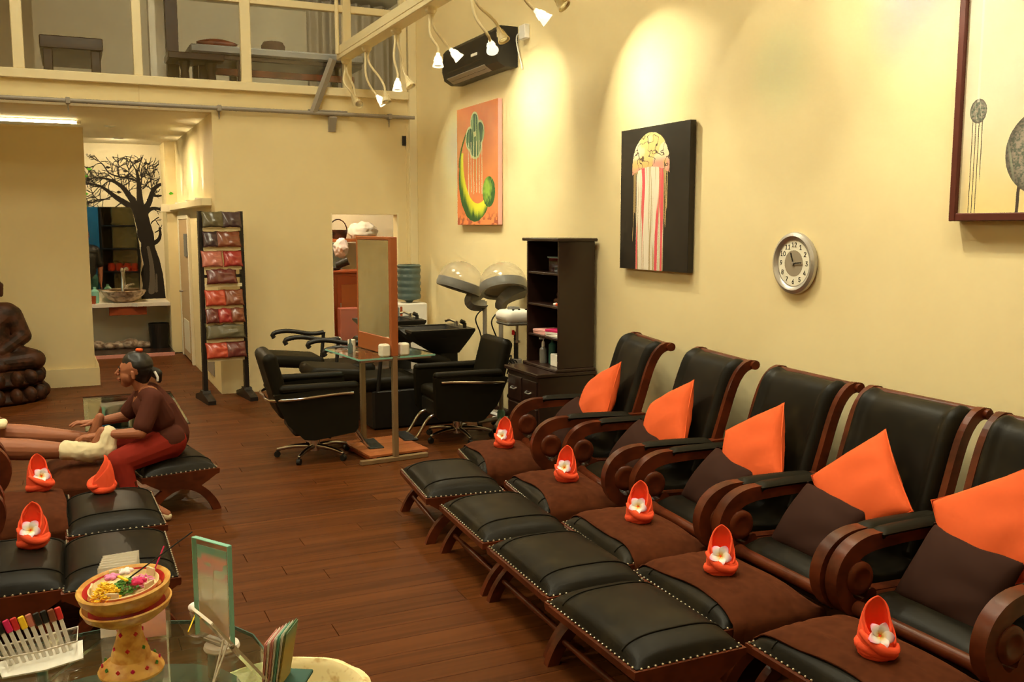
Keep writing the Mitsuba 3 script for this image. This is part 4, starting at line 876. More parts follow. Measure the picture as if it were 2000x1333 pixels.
single('round_candle', 'cream round candle at the far left of the glass shelf', 'candle', moved(lathe([(0, 0), (.03, 0), (.031, .09), (.026, .095), (0, .09)], 18, (-.17, .12, .818)), HS), 'm_clockface', 40)
single('glass_bottle', 'small clear bottle beside the cream candle on the glass shelf', 'bottle', moved(lathe([(0, 0), (.018, 0), (.02, .06), (.008, .085), (.008, .11), (0, .11)], 16, (-.22, .02, .818)), HS), 'm_bottle', 40)
# styling chairs
sc = Kit()
sidep = Polygon([(-.33, .545), (.27, .585), (.285, .575), (.275, .27), (.255, .245), (-.05, .205), (-.12, .215), (-.235, .33)]).buffer(.012)
for s in (-1, 1):
    y0 = .235 if s > 0 else -.305
    sc.add('side_panel', ext_y(sidep, y0, y0+.07), 'm_leather_soft', 30)
    sc.add('arm_pad', rbx(-.30, .30, y0-.006, y0+.076, .565, .625, .028, 12), 'm_leather_soft', 40)
sc.add('seat', rbx(-.22, .26, -.24, .24, .36, .46, .035, 14), 'm_leather_soft', 40)
sc.add('seat_pan', cbx(-.2, .25, -.235, .235, .22, .37, .02), 'm_black')
sc.add('backrest', moved(rbx(-.055, .055, -.27, .27, 0, .52, .05, 16), xf(-.235, 0, .36, ry=-15)), 'm_leather_soft', 40)
bar = smoothpath([(.25, -.325, .545), (.0, -.328, .535), (-.22, -.326, .520), (-.345, -.27, .512), (-.38, 0, .51), (-.345, .27, .512), (-.22, .326, .520), (.0, .328, .535), (.25, .325, .545)], 50)
sc.add('chrome_bar', tube(bar, .011, 10), 'm_chrome', True)
sc.add('column', cat([cyl((0, 0, .07), (0, 0, .22), .028, 16), cyl((0, 0, .05), (0, 0, .15), .042, 16)]), 'm_chrome', 40)
sc.add('lift_lever', tube([(0, -.04, .19), (.05, -.12, .185), (.09, -.2, .18)], .006, 6), 'm_black')
for i in range(5):
    a = math.radians(72*i+20); c, s_ = math.cos(a), math.sin(a)
    lg = sc.add('base_leg', tube(smoothpath([(.03*c, .03*s_, .085), (.15*c, .15*s_, .085), (.29*c, .29*s_, .06)], 10), np.linspace(.022, .013, 10), 8), 'm_chrome', True)
    sc.add(lg+'__caster', cat([cyl((.29*c-.014*s_, .29*s_+.014*c, .024), (.29*c+.014*s_, .29*s_-.014*c, .024), .024, 12), cyl((.29*c, .29*s_, .03), (.29*c, .29*s_, .06), .008, 8)]), 'm_black')
for s in (-1, 1): sc.add('footrest_arm', tube(smoothpath([(.18, s*.12, .235), (.29, s*.12, .225), (.36, s*.12, .13), (.42, s*.12, .055), (.50, s*.12, .045)], 16), .013, 10), 'm_chrome', True)
sc.add('footrest', cbx(.40, .52, -.17, .17, .05, .068, .006), 'm_black')
sc.place('styling_chair', xf(1.67, 7.30, 0, rz=-3), 'black styling chair with chrome bar, left of the mirror station', 'chair', None)
sc.place('styling_chair', xf(2.93, 7.42, 0, rz=178), 'black styling chair with chrome bar, right of the mirror station', 'chair', None)
# shampoo units
wu = Kit()
wu.add('plinth', cbx(.52, 1.42, -.27, .27, 0, .36, .02), 'm_black')
wu.add('seat', rbx(.42, .98, -.27, .27, .34, .47, .05, 14), 'm_leather_soft', 40)
wu.add('leg_rest', moved(rbx(0, .50, -.26, .26, -.06, .06, .05, 14), xf(-.02, 0, .54, ry=6)), 'm_leather_soft', 40)
wu.add('leg_rest_arm', cat([tube([(.15, -.12, .50), (.55, -.12, .33)], .018, 8), tube([(.15, .12, .50), (.55, .12, .33)], .018, 8)]), 'm_black')
wu.add('backrest', moved(rbx(-.42, 0, -.26, .26, -.055, .055, .05, 14), xf(1.28, 0, .55, ry=14)), 'm_leather_soft', 40)
for s in (-1, 1):
    wu.add('armrest', cat([tube(smoothpath([(.10, s*.30, .70), (.085, s*.30, .735), (.13, s*.30, .755), (.35, s*.30, .745), (.60, s*.30, .735)], 22), .022, 10), cyl((.56, s*.30, .36), (.60, s*.30, .735), .018, 8)]), 'm_black', 50)
bo = m3.Manifold.batch_hull([m3.Manifold.cube((.62, .52, .02), True).translate((1.20, 0, .86)), m3.Manifold.cube((.22, .2, .02), True).translate((1.30, 0, .64)), m3.Manifold.cube((.5, .44, .02), True).translate((1.22, 0, .78))])
bi = m3.Manifold.batch_hull([m3.Manifold.cube((.46, .42, .02), True).translate((1.16, 0, .87)), m3.Manifold.cube((.16, .16, .02), True).translate((1.22, 0, .69))])
neck = m3.Manifold.cylinder(.3, .085, .085, 24, True).rotate((0, 90, 0)).translate((.88, 0, .90))
wu.add('basin', tm(bo-bi-neck), 'm_black', 30)
wu.add('mixer_tap', cat([cyl((1.45, .05, .86), (1.45, .05, .915), .022, 12), tube([(1.45, .05, .90), (1.38, .05, .93), (1.33, .05, .92)], .012, 8)]), 'm_chrome', 40)
wu.add('hand_shower', cat([cyl((1.46, -.12, .86), (1.46, -.12, .91), .018, 10), tube([(1.46, -.12, .91), (1.42, -.12, .93)], .02, 8)]), 'm_black', 40)
wu.add('basin_post', cbx(1.22, 1.40, -.10, .10, .34, .66, .01), 'm_black')
wu.place('shampoo_unit', xf(1.84, 8.28, 0, rz=0), 'black reclining shampoo chair with basin, behind the mirror station', 'shampoo chair')
wu.place('shampoo_unit', xf(1.70, 9.22, 0, rz=0), 'second black shampoo chair with basin, nearer to the back wall', 'shampoo chair')
# water dispenser
wd = thing('water_dispenser', 'white floor standing water dispenser in the far corner', 'water dispenser')
part(wd, 'cabinet', cbx(3.25, 3.57, 9.92, 10.24, 0, .96, .012), 'm_white_plastic'); part(wd, 'front_panel', cbx(3.235, 3.252, 9.95, 10.21, .62, .92, .004), 'm_grey_plastic'); part(wd, 'drip_tray', cbx(3.20, 3.25, 9.97, 10.19, .58, .62, .004), 'm_redwood')
for yv in (10.03, 10.13): part(wd, 'tap', cbx(3.205, 3.236, yv-.015, yv+.015, .74, .79, .004), 'm_white')
part(wd, 'side_strip', cbx(3.25, 3.275, 9.912, 9.922, .1, .93, .003), 'm_redwood')
jug = thing('water_jug', 'upturned blue water jug on the white dispenser', 'water bottle')
pf_ = [(0, 0), (.03, 0), (.045, .02)]
for i in range(5):
    z = .03+i*.072; pf_ += [(.125, z+.012), (.132, z+.03), (.132, z+.055), (.124, z+.066)]
pf_ += [(.13, .40), (.135, .41), (.12, .425), (0, .42)]
part(jug, 'shell', lathe(pf_, 36, (3.41, 10.08, .96)), 'm_bottle', 50)
# hood dryers
def dryer(lab, px_, py_, hx, hy, hz, tilt, rz, rx=0):
    k = thing('hood_dryer', lab, 'hair dryer')
    part(k, 'pole', cyl((px_, py_, .08), (px_, py_, hz-.16), .02, 14), 'm_grey_metal', 40)
    for i in range(5):
        a = math.radians(72*i+15); lg = part(k, 'base_leg', tube([(px_, py_, .10), (px_+.20*math.cos(a), py_+.20*math.sin(a), .065)], [.022, .017], 4), 'm_white_plastic')
        part(lg, 'caster', trimesh.creation.icosphere(2, .024).apply_translation((px_+.19*math.cos(a), py_+.19*math.sin(a), .024)), 'm_black', True)
    part(k, 'hub', lathe([(0, .06), (.035, .06), (.035, .16), (.022, .18), (0, .18)], 16, (px_, py_, 0)), 'm_teal', 40)
    M = xf(hx, hy, hz, ry=tilt, rz=rz, rx=rx)
    part(k, 'arm', tube(smoothpath([(px_, py_, hz-.20), (px_+.5*(hx-px_)-.01, py_+.5*(hy-py_), hz-.17), ((M @ [0.19, 0, -.03, 1])[0], (M @ [.19, 0, -.03, 1])[1], (M @ [.19, 0, -.03, 1])[2])], 12), np.linspace(.05, .075, 12), 4), 'm_grey_plastic')
    part(k, 'ring', moved(lathe([(.175, -.05), (.205, -.06), (.212, -.03), (.208, .02), (.195, .025), (.178, .0), (.175, -.05)], 40), M), 'm_grey_plastic', 40)
    part(k, 'dome', moved(lathe([(.205*math.cos(t), .02+.185*math.sin(t)) for t in np.linspace(0, math.pi/2-.001, 18)], 40), M), 'm_dome', True)
    part(k, 'inner_screen', moved(lathe([(0, .0), (.13, -.01), (.176, -.03)], 30), M), 'm_clockgrey', True)
    part(k, 'power_cord', tube(smoothpath([(px_+.02, py_-.02, hz-.2), (px_-.10, py_-.03, hz-.35), (px_-.05, py_-.03, .8), (px_-.01, py_-.03, .55), (px_+.06, py_-.04, .65), (px_+.05, py_-.02, .5)], 40), .006, 6), 'm_black', True)
dryer('hood hair dryer with clear dome tipped to the left, left of the two', 3.42, 7.96, 3.20, 8.02, 1.285, 19, 0)
dryer('hood hair dryer with clear dome seen from the front, right of the two', 3.42, 7.60, 3.42, 7.55, 1.29, 4, 0, -24)
# facial steamer
fs = thing('facial_steamer', 'white facial steamer with clear water jar on a black pole', 'steamer')
fx0, fy0 = 3.38, 7.20
for i in range(5):
    a = math.radians(72*i+50); lg = part(fs, 'base_leg', tube([(fx0, fy0, .09), (fx0+.20*math.cos(a), fy0+.20*math.sin(a), .06)], [.024, .018], 4), 'm_white_plastic')
    part(lg, 'caster', trimesh.creation.icosphere(2, .026).apply_translation((fx0+.19*math.cos(a), fy0+.19*math.sin(a), .026)), 'm_black', True)
part(fs, 'pole', cyl((fx0, fy0, .08), (fx0, fy0, .92), .019, 14), 'm_black', 40); part(fs, 'pole_clamp', cbx(fx0-.035, fx0+.04, fy0-.035, fy0+.03, .60, .69, .006), 'm_grey_metal')
hb = rbx(fx0-.15, fx0+.13, fy0-.15, fy0+.13, 1.0, 1.11, .05, 16); part(fs, 'head_unit', hb, 'm_white_plastic', 40); part(fs, 'head_base', cbx(fx0-.14, fx0+.12, fy0-.14, fy0+.12, .985, 1.015, .02), 'm_grey_plastic')
part(fs, 'top_dial', lathe([(0, 0), (.055, 0), (.05, .025), (0, .028)], 24, (fx0-.01, fy0+.03, 1.105)), 'm_grey_plastic', 40)
for i in range(3): part(fs, 'knob', lathe([(0, 0), (.009, 0), (.008, .012), (0, .013)], 12, (fx0-.07+.06*i, fy0-.09+.01*(i % 2), 1.108)), 'm_black')
part(fs, 'water_jar', lathe([(.045, .80), (.055, .81), (.055, .98), (.05, .985)], 24, (fx0, fy0-.02, 0)), 'm_acrylic', True); part(fs, 'heating_coil', cat([cyl((fx0, fy0-.02, .84), (fx0, fy0-.02, .99), .012, 10), lathe([(0, .83), (.025, .83), (.025, .85), (0, .85)], 14, (fx0, fy0-.02, 0))]), 'm_steel')
part(fs, 'jar_label', cbx(fx0-.058, fx0-.04, fy0-.06, fy0-.035, .90, .94, .002), 'm_red')
part(fs, 'power_cord', cat([tube([(fx0-.05+.035*math.cos(t)-.004*t, fy0-.05, .66+.03*math.sin(t)) for t in np.linspace(0, 15, 60)], .005, 6), tube(smoothpath([(fx0-.06, fy0-.05, .64), (fx0-.07, fy0-.05, .55), (fx0-.055, fy0-.05, .48), (fx0-.08, fy0-.05, .40)], 14), .006, 6), trimesh.creation.icosphere(2, .022).apply_translation((fx0-.085, fy0-.05, .385))]), 'm_black', True)
# cabinet with bookcase
lc = thing('low_cabinet', 'dark wood low cabinet with two drawers at the right wall', 'cabinet')
part(lc, 'body', cbx(3.15, 3.63, 6.30, 6.86, .0, .67, .006), 'm_wood_dark'); part(lc, 'top', cbx(3.12, 3.64, 6.28, 6.88, .67, .70, .006), 'm_wood_dark')
for i, yv in enumerate((6.33, 6.595)):
    d = part(lc, 'drawer', cbx(3.138, 3.152, yv, yv+.245, .44, .63, .004), 'm_wood_dark'); part(d, 'handle', tube([(3.138, yv+.08, .54), (3.118, yv+.09, .53), (3.118, yv+.155, .53), (3.138, yv+.165, .54)], .006, 8), 'm_steel')
    part(lc, 'door', cbx(3.138, 3.152, yv, yv+.245, .06, .42, .004), 'm_wood_dark')
bc = thing('bookcase', 'tall narrow dark wood bookcase standing on the low cabinet', 'bookcase')
X0, X1, Y0, Y1 = 3.31, 3.62, 6.30, 6.85
part(bc, 'side', cbx(X0, X1, Y0, Y0+.02, .725, 1.69, .003), 'm_wood_dark'); part(bc, 'side', cbx(X0, X1, Y1-.02, Y1, .725, 1.69, .003), 'm_wood_dark'); part(bc, 'back', bx(X1-.012, X1, Y0+.02, Y1-.02, .725, 1.69), 'm_wood_dark')
part(bc, 'top', cbx(X0-.03, X1+.01, Y0-.03, Y1+.03, 1.69, 1.715, .006), 'm_wood_dark'); part(bc, 'base', cbx(X0-.03, X1+.01, Y0-.02, Y1+.02, .70, .725, .006), 'm_wood_dark')
for z in (.955, 1.20, 1.45): part(bc, 'shelf', cbx(X0+.005, X1-.012, Y0+.02, Y1-.02, z-.018, z, .003), 'm_wood_dark')
k = thing('plastic_box', 'clear plastic box with a lid on the top shelf of the bookcase', 'box'); part(k, 'shell', cat([bx(3.36, 3.365, 6.36, 6.56, 1.451, 1.56), bx(3.365, 3.55, 6.36, 6.365, 1.451, 1.56), bx(3.365, 3.55, 6.555, 6.56, 1.451, 1.56)]), 'm_water_blue'); part(k, 'lid', cbx(3.35, 3.56, 6.35, 6.57, 1.56, 1.572, .003), 'm_bottle'); part(k, 'contents', cbx(3.39, 3.53, 6.39, 6.53, 1.452, 1.50, .01), 'm_clockgrey')
k = thing('small_figurine', 'dark seated figurine on the second shelf of the bookcase', 'figurine'); part(k, 'body', bones([[((3.47, 6.50, 1.24), .045), ((3.47, 6.50, 1.31), .035)], [((3.47, 6.50, 1.36), .028)], [((3.44, 6.43, 1.225), .024), ((3.43, 6.56, 1.225), .024)], [((3.47, 6.50, 1.33), .03), ((3.45, 6.57, 1.27), .018)], [((3.47, 6.50, 1.33), .03), ((3.45, 6.43, 1.27), .018)]], .012), 'm_carved', True)
for i, (yv, mt) in enumerate(((6.39, 'm_orange'), (6.43, 'm_petal'))): single('small_blossom', f'{["orange", "white"][i]} blossom lying before the figurine in the bookcase', 'flower', cat([moved(trimesh.creation.icosphere(1, .012), xf(3.36+.015*math.cos(a), yv+.015*math.sin(a), 1.21)) for a in np.arange(5)*1.257]), mt, True)
for i in range(5):
    mt = ('m_pinkpaper', 'm_paper', 'm_pinkpaper', 'm_paper', 'm_magenta')[i]; yv = 6.36 if i in (1, 3, 4) else 6.58
    single('magazine', f'magazine lying on the third shelf of the bookcase, {["bottom left", "bottom right", "top left", "middle right", "topmost right"][i]}', 'magazine', moved(cbx(-.10, .10, -.10, .10, 0, .018, .002), xf(3.43, yv+.09, .956+.019*(i//2 if i < 4 else 2), rz=i*3)), mt, False, 'magazines in the bookcase')
k = thing('pump_bottle', 'clear pump bottle with white head on the lowest shelf of the bookcase', 'bottle'); part(k, 'body', lathe([(0, 0), (.028, 0), (.03, .01), (.03, .11), (.012, .13), (.012, .14), (0, .14)], 20, (3.37, 6.67, .726)), 'm_grey_plastic', 40); part(k, 'pump_head', cat([lathe([(.013, .13), (.015, .13), (.013, .165), (.005, .175), (.005, .195), (0, .195)], 16, (3.37, 6.67, .726)), cbx(3.335, 3.38, 6.66, 6.68, .915, .93, .003)]), 'm_white_plastic', 40)
single('dark_bottle', 'dark bottle behind the pump bottle on the lowest shelf', 'bottle', lathe([(0, 0), (.03, 0), (.03, .15), (.012, .17), (.012, .19), (0, .19)], 18, (3.42, 6.61, .726)), 'm_teal_dark', 40)
single('white_box', 'small white box at the front of the lowest bookcase shelf', 'box', cbx(3.35, 3.44, 6.40, 6.51, .726, .82, .004), 'm_paper'); single('grey_box', 'grey box behind the small white box in the bookcase', 'box', cbx(3.46, 3.56, 6.38, 6.52, .726, .86, .004), 'm_clockgrey')
# back room through the doorway
pr('m_paleblue', (.55, .72, .80), .7, .2)
wc = thing('wooden_cabinet', 'red brown wooden cabinet inside the back room', 'cabinet')
part(wc, 'body', cbx(2.55, 3.45, 11.7, 12.15, 0, 1.22, .006), 'm_redwood'); part(wc, 'top', cbx(2.53, 3.47, 11.67, 12.17, 1.22, 1.25, .006), 'm_redwood')
for i in range(2):
    d = part(wc, 'door', cbx(2.58+.43*i, 2.98+.43*i, 11.685, 11.70, .1, 1.18, .004), 'm_redwood'); part(d, 'handle', cyl((2.95+.1*i, 11.68, .7), (2.95+.1*i, 11.68, .85), .008, 8), 'm_steel'); part(d, 'panel', cbx(2.63+.43*i, 2.93+.43*i, 11.678, 11.686, .2, 1.08, .004), 'm_orangewood')
ws = thing('wall_shelf', 'brown wall shelf at the upper left of the doorway view', 'shelf'); part(ws, 'board', cbx(2.4, 3.9, 12.5, 12.95, 1.60, 1.64, .004), 'm_orangewood'); part(ws, 'bracket', ext_x(Polygon([(12.95, 1.6), (12.55, 1.6), (12.95, 1.3)]), 2.5, 2.53), 'm_orangewood')
k = thing('wicker_basket', 'brown wicker basket with a hoop handle on the wall shelf', 'basket'); part(k, 'body', lathe([(0, 0), (.10, 0), (.13, .12), (.12, .12), (.09, .01), (0, .01)], 20, (3.30, 12.7, 1.64)), 'm_carved', 40); part(k, 'handle', tube([(3.30+.12*math.cos(t), 12.7, 1.75+.15*math.sin(t)) for t in np.linspace(0, math.pi, 20)], .008, 6), 'm_carved', True)
single('folded_stack', 'stack of folded brown cloth on the wall shelf by the door edge', 'cloth', cbx(3.02, 3.17, 12.6, 12.85, 1.64, 1.86, .03), 'm_brown_towel'); 
single('plastic_bag', 'crumpled white plastic bag on the wall shelf, above the mirror station', 'bag', (lambda m: (setattr(m, 'vertices', m.vertices*[.20, .13, .13]*(1+.5*(meshkit.fbm(m.vertices*3, 3)-.5))[:, None]+[3.62, 12.62, 1.74]), m)[1])(trimesh.creation.icosphere(3, 1.0)), 'm_paper', True)
single('pink_bag', 'crumpled pale bag hanging at the front of the wall shelf', 'bag', (lambda m: (setattr(m, 'vertices', m.vertices*[.10, .08, .13]*(1+.6*(meshkit.fbm(m.vertices*3+4, 3)-.5))[:, None]+[3.26, 12.42, 1.52]), m)[1])(trimesh.creation.icosphere(3, 1.0)), 'm_petal', True)
k = thing('hand_dryer', 'black hair dryer lying on the red brown cabinet', 'hair dryer'); part(k, 'barrel', cat([cyl((3.06, 11.9, 1.31), (3.20, 11.85, 1.37), .05, 16), cyl((2.96, 11.9, 1.27), (3.10, 11.88, 1.28), .025, 12)]), 'm_black', 40)
single('blue_curtain', 'pale blue cloth hanging on the back room wall', 'curtain', shell(lambda u, v: (2.95+.45*u, 12.90+.015*math.sin(u*30), .9+.68*v), 40, 4, .004), 'm_paleblue', True)
single('shopping_bag', 'pink and white paper bag standing before the red brown cabinet', 'bag', cbx(2.98, 3.22, 11.45, 11.60, 0, .80, .01), 'm_pinkred'); single('paper_heap', 'white paper bag at the foot of the doorway', 'bag', cbx(2.74, 2.96, 11.30, 11.46, 0, .46, .02), 'm_paper')
# ================================================================== PEOPLE
def hand_mesh(w, tip, up, right):
    """palm and five fingers from the wrist w towards tip; up = back of the hand, right = towards the thumb"""
    w, tip, up, right = (np.array(a, float) for a in (w, tip, up, right))
    f = tip-w; L = np.linalg.norm(f); f /= L; up = up-f*np.dot(up, f); up /= np.linalg.norm(up); right = right-f*np.dot(right, f)-up*np.dot(right, up); right /= np.linalg.norm(right)
    q = lambda a, b, c: w+f*a*L+right*b*L+up*c*L
    segs = [[(q(0, .0, 0), .021*L/.17), (q(.46, .16, 0), .014*L/.17), (q(.46, -.17, 0), .013*L/.17)]]
    for b, ln in ((.165, .40), (.055, .47), (-.055, .43), (-.16, .33)):
        p0, p1, p2, p3 = q(.44, b, .0), q(.44+ln*.45, b*1.15, .03), q(.44+ln*.75, b*1.2, -.01), q(.44+ln, b*1.22, -.08)
        for a_, c_, r0, r1 in ((p0, p1, .0092, .0086), (p1, p2, .0086, .0080), (p2, p3, .0080, .0066)): segs.append([(a_, r0*L/.17), (c_, r1*L/.17)])
    segs += [[(q(.12, .12, 0), .014*L/.17), (q(.36, .33, -.03), .0095*L/.17)], [(q(.36, .33, -.03), .0095*L/.17), (q(.56, .36, -.06), .0075*L/.17)]]
    return segs
def head_parts(c, yaw, pitch=0, s=1.0):
    """skull, features and hair cap for a head looking along -x before the yaw"""
    M = xf(*c, rz=yaw) @ xf(ry=pitch) @ xf(s=s)
    t = lambda p: (M @ [*p, 1])[:3]
    sk = [[(t((.012, 0, .030)), .086*s), (t((-.015, 0, .012)), .074*s)], [(t((-.015, 0, .01)), .070*s), (t((-.042, 0, -.070)), .034*s)], [(t((-.03, .028, -.03)), .045*s), (t((-.03, -.028, -.03)), .045*s)],
          [(t((-.083, 0, .012)), .010*s), (t((-.103, 0, -.022)), .0125*s)], [(t((-.090, .012, -.024)), .008*s), (t((-.090, -.012, -.024)), .008*s)],
          [(t((-.080, .020, -.052)), .007*s), (t((-.088, 0, -.050)), .009*s), (t((-.080, -.020, -.052)), .007*s)], [(t((-.078, .016, -.063)), .007*s), (t((-.084, 0, -.063)), .009*s), (t((-.078, -.016, -.063)), .007*s)],
          [(t((-.068, .036, .022)), .012*s), (t((-.074, -.0, .026)), .012*s), (t((-.068, -.036, .022)), .012*s)]]
    for sg in (-1, 1): sk += [[(t((.005, sg*.078, .005)), .012*s), (t((.012, sg*.082, -.030)), .009*s)]]
    hair = [[(t((.026, 0, .042)), .087*s), (t((-.004, 0, .058)), .071*s)], [(t((.036, 0, .02)), .080*s), (t((.052, 0, -.035)), .046*s)]]
    eyes = []
    for sg in (-1, 1):
        e = trimesh.creation.icosphere(2, 1.0); e.vertices = e.vertices*[.006, .013, .006]*s; eyes.append(moved(e, M @ xf(-.0785, sg*.030, .004)))
    brow = [tube([t((-.080, sg*.046, .020)), t((-.087, sg*.030, .027)), t((-.088, sg*.014, .023))], .0035*s, 6) for sg in (-1, 1)]
    lips = tube([t((-.083, .020, -.056)), t((-.095, 0, -.055)), t((-.083, -.020, -.056))], [.004*s, .0055*s, .004*s], 8)
    return sk, hair, cat(eyes), cat(brow), lips, t
# --- masseuse
w = thing('person', 'masseuse in brown top and red trousers seated on a footstool, massaging a client\'s legs', 'person')
HC = (.325, 6.36, .895)
sk, hr, eyes, brow, lips, t = head_parts(HC, -14, 6, 1.0)
shN, shF = (.42, 6.20, .735), (.40, 6.54, .735)
eN, eF, wN, wF = (.33, 6.12, .545), (.27, 6.56, .575), (.115, 6.215, .535), (.085, 6.49, .565)
segs = sk+[[((.345, 6.365, .84), .046), ((.395, 6.37, .745), .055)], [(shN, .050), (eN, .038)], [(eN, .037), (wN, .025)], [(shF, .050), (eF, .038)], [(eF, .037), (wF, .025)],
           [((.395, 6.37, .745), .07), (shN, .05)], [((.395, 6.37, .745), .07), (shF, .05)], [((.41, 6.37, .70), .10), ((.49, 6.38, .47), .10)],
           [((.24, 6.06, .15), .034), ((.345, 6.045, .115), .030)], [((.345, 6.045, .115), .034), ((.455, 6.03, .045), .026)], [((.26, 6.64, .13), .034), ((.30, 6.64, .06), .034), ((.16, 6.66, .03), .024)]]
segs += hand_mesh(wN, (-.045, 6.235, .522), (0, 0, 1), (0, 1, 0))+hand_mesh(wF, (-.075, 6.46, .575), (0, 0, 1), (0, -1, 0))
part(w, 'body', bones(segs, .011, 6, 16), 'm_skin', True)
part(w, 'hair', bones(hr+[[(t((.105, 0, .012)), .030), (t((.135, .01, -.005)), .034)], [(t((.09, 0, .02)), .03), (t((.07, 0, .02)), .04)], [(t((.14, .015, -.01)), .028), (t((.15, .02, -.05)), .016)]], .012, 4, 16), 'm_hair', True)
part(w, 'eyes', eyes, 'm_black', True); part(w, 'eyebrows', brow, 'm_hair', True); part(w, 'lips', lips, 'm_lip', True) if 'm_lip' in scene else None
part(w, 'hair_flower', cat([moved(trimesh.creation.icosphere(2, .011), xf(*t((.02+.012*math.cos(a), .01+.012*math.sin(a), .137)))) for a in np.arange(5)*1.257]), 'm_orange', True, label='orange flower'); part(w, 'hair_clip', tube([t((.128, -.036, .015)), t((.150, -.040, -.02)), t((.150, -.038, -.045))], .008, 8), 'm_white_plastic', True)
mid = lambda a, b, k: tuple(np.array(a)*(1-k)+np.array(b)*k)
part(w, 'shirt', bones([[((.405, 6.37, .735), .088), ((.445, 6.37, .63), .128)], [((.445, 6.37, .63), .128), ((.505, 6.38, .47), .142)], [((.40, 6.31, .735), .065), (shN, .064)], [((.40, 6.43, .735), .065), (shF, .064)], [(shN, .064), (mid(shN, eN, .78), .058)], [(shF, .064), (mid(shF, eF, .78), .058)],
                        [((.39, 6.30, .67), .085), ((.39, 6.44, .67), .085)], [((.50, 6.28, .46), .11), ((.50, 6.48, .46), .11)], [(shN, .06), ((.46, 6.27, .60), .09)], [(shF, .06), ((.45, 6.47, .60), .09)]], .016, 8), 'm_shirt', True)
part(w, 'trousers', bones([[((.50, 6.29, .44), .118), ((.52, 6.46, .44), .118)], [((.49, 6.28, .435), .105), ((.20, 6.085, .385), .078)], [((.20, 6.085, .385), .076), ((.25, 6.06, .17), .060)], [((.49, 6.47, .435), .105), ((.205, 6.63, .385), .078)], [((.205, 6.63, .385), .076), ((.27, 6.64, .14), .058)]], .018, 8), 'm_trousers', True)
part(w, 'sash', tube(smoothpath([(.365, 6.25, .50), (.43, 6.215, .485), (.53, 6.22, .47), (.57, 6.30, .46)], 16), [.018]*16, 8), 'm_trousers', True)
part(w, 'sandal', bones([[((.335, 6.043, .095), .030), ((.46, 6.028, .030), .026)]], .012, 4), 'm_cream', True)
# --- client, legs stretched out over the towel-covered footstool
c = thing('person', 'client in the left-edge chair, bare legs stretched out, one foot wrapped in cream cloth', 'person')
sk, hr, eyes, brow, lips, t = head_parts((-1.235, 6.45, 1.10), 180, -18, 1.03)
kN, kF, aN, aF = (-.42, 6.22, .500), (-.43, 6.50, .535), (-.015, 6.20, .452), (-.01, 6.46, .482)
segs = sk+[[((-1.225, 6.45, 1.03), .055), ((-1.19, 6.45, .93), .06)], [((-1.17, 6.45, .88), .12), ((-.98, 6.45, .56), .12)], [((-.93, 6.36, .49), .10), (kN, .068)], [((-.93, 6.54, .49), .10), (kF, .068)],
           [(kN, .066), (mid(kN, aN, .3), .066)], [(mid(kN, aN, .3), .066), (aN, .040)], [(kF, .066), (mid(kF, aF, .3), .066)], [(mid(kF, aF, .3), .066), (aF, .040)],
           [(aN, .040), ((.05, 6.20, .425), .042)], [((.05, 6.20, .425), .042), ((.12, 6.21, .56), .028)], [(aF, .040), ((.06, 6.46, .46), .040)], [((.06, 6.46, .46), .040), ((.115, 6.46, .60), .028)],
           [((-1.14, 6.26, .88), .07), ((-.98, 6.18, .70), .048)], [((-.98, 6.18, .70), .046), ((-.74, 6.20, .68), .030)], [((-1.14, 6.64, .88), .07), ((-.98, 6.72, .70), .048)], [((-.98, 6.72, .70), .046), ((-.74, 6.70, .68), .030)]]
segs += hand_mesh((-.74, 6.20, .68), (-.57, 6.21, .66), (0, 0, 1), (0, 1, 0))+hand_mesh((-.74, 6.70, .68), (-.57, 6.69, .66), (0, 0, 1), (0, -1, 0))
part(c, 'body', bones(segs, .014, 8, 16), 'm_skin_light', True); part(c, 'hair', bones(hr, .016, 4), 'm_hair', True); part(c, 'eyes', eyes, 'm_black', True)
part(c, 'shirt', bones([[((-1.17, 6.45, .90), .12), ((-.97, 6.45, .57), .145)], [((-1.15, 6.27, .89), .08), ((-1.15, 6.63, .89), .08)], [((-1.15, 6.27, .89), .085), ((-1.03, 6.21, .76), .068)], [((-1.15, 6.63, .89), .085), ((-1.03, 6.69, .76), .068)]], .02, 8), 'm_grey_plastic', True)
part(c, 'shorts', bones([[((-.95, 6.37, .51), .13), ((-.95, 6.53, .51), .13)], [((-.93, 6.36, .50), .115), ((-.52, 6.245, .515), .086)], [((-.93, 6.54, .50), .115), ((-.53, 6.51, .535), .086)]], .02, 8), 'm_brown_towel', True)
wrap = bones([[((-.085, 6.20, .462), .060), ((.05, 6.20, .438), .064)], [((.05, 6.20, .438), .064), ((.135, 6.20, .455), .066)], [((.135, 6.20, .46), .062), ((.155, 6.21, .535), .052)]], .012, 6)
n_ = meshkit.fbm(wrap.vertices*[38, 14, 20], 3)-.5; wrap.vertices += wrap.vertex_normals*(n_*.022)[:, None]
part(c, 'foot_wrap', wrap, 'm_cream', True, label='cream cloth wrapped round the foot')
single('hand_towel', 'small cream folded cloth at the left edge, on the client\'s lap', 'cloth', rbx(-.56, -.40, 6.30, 6.46, .60, .64, .018, 10), 'm_cream', 50)
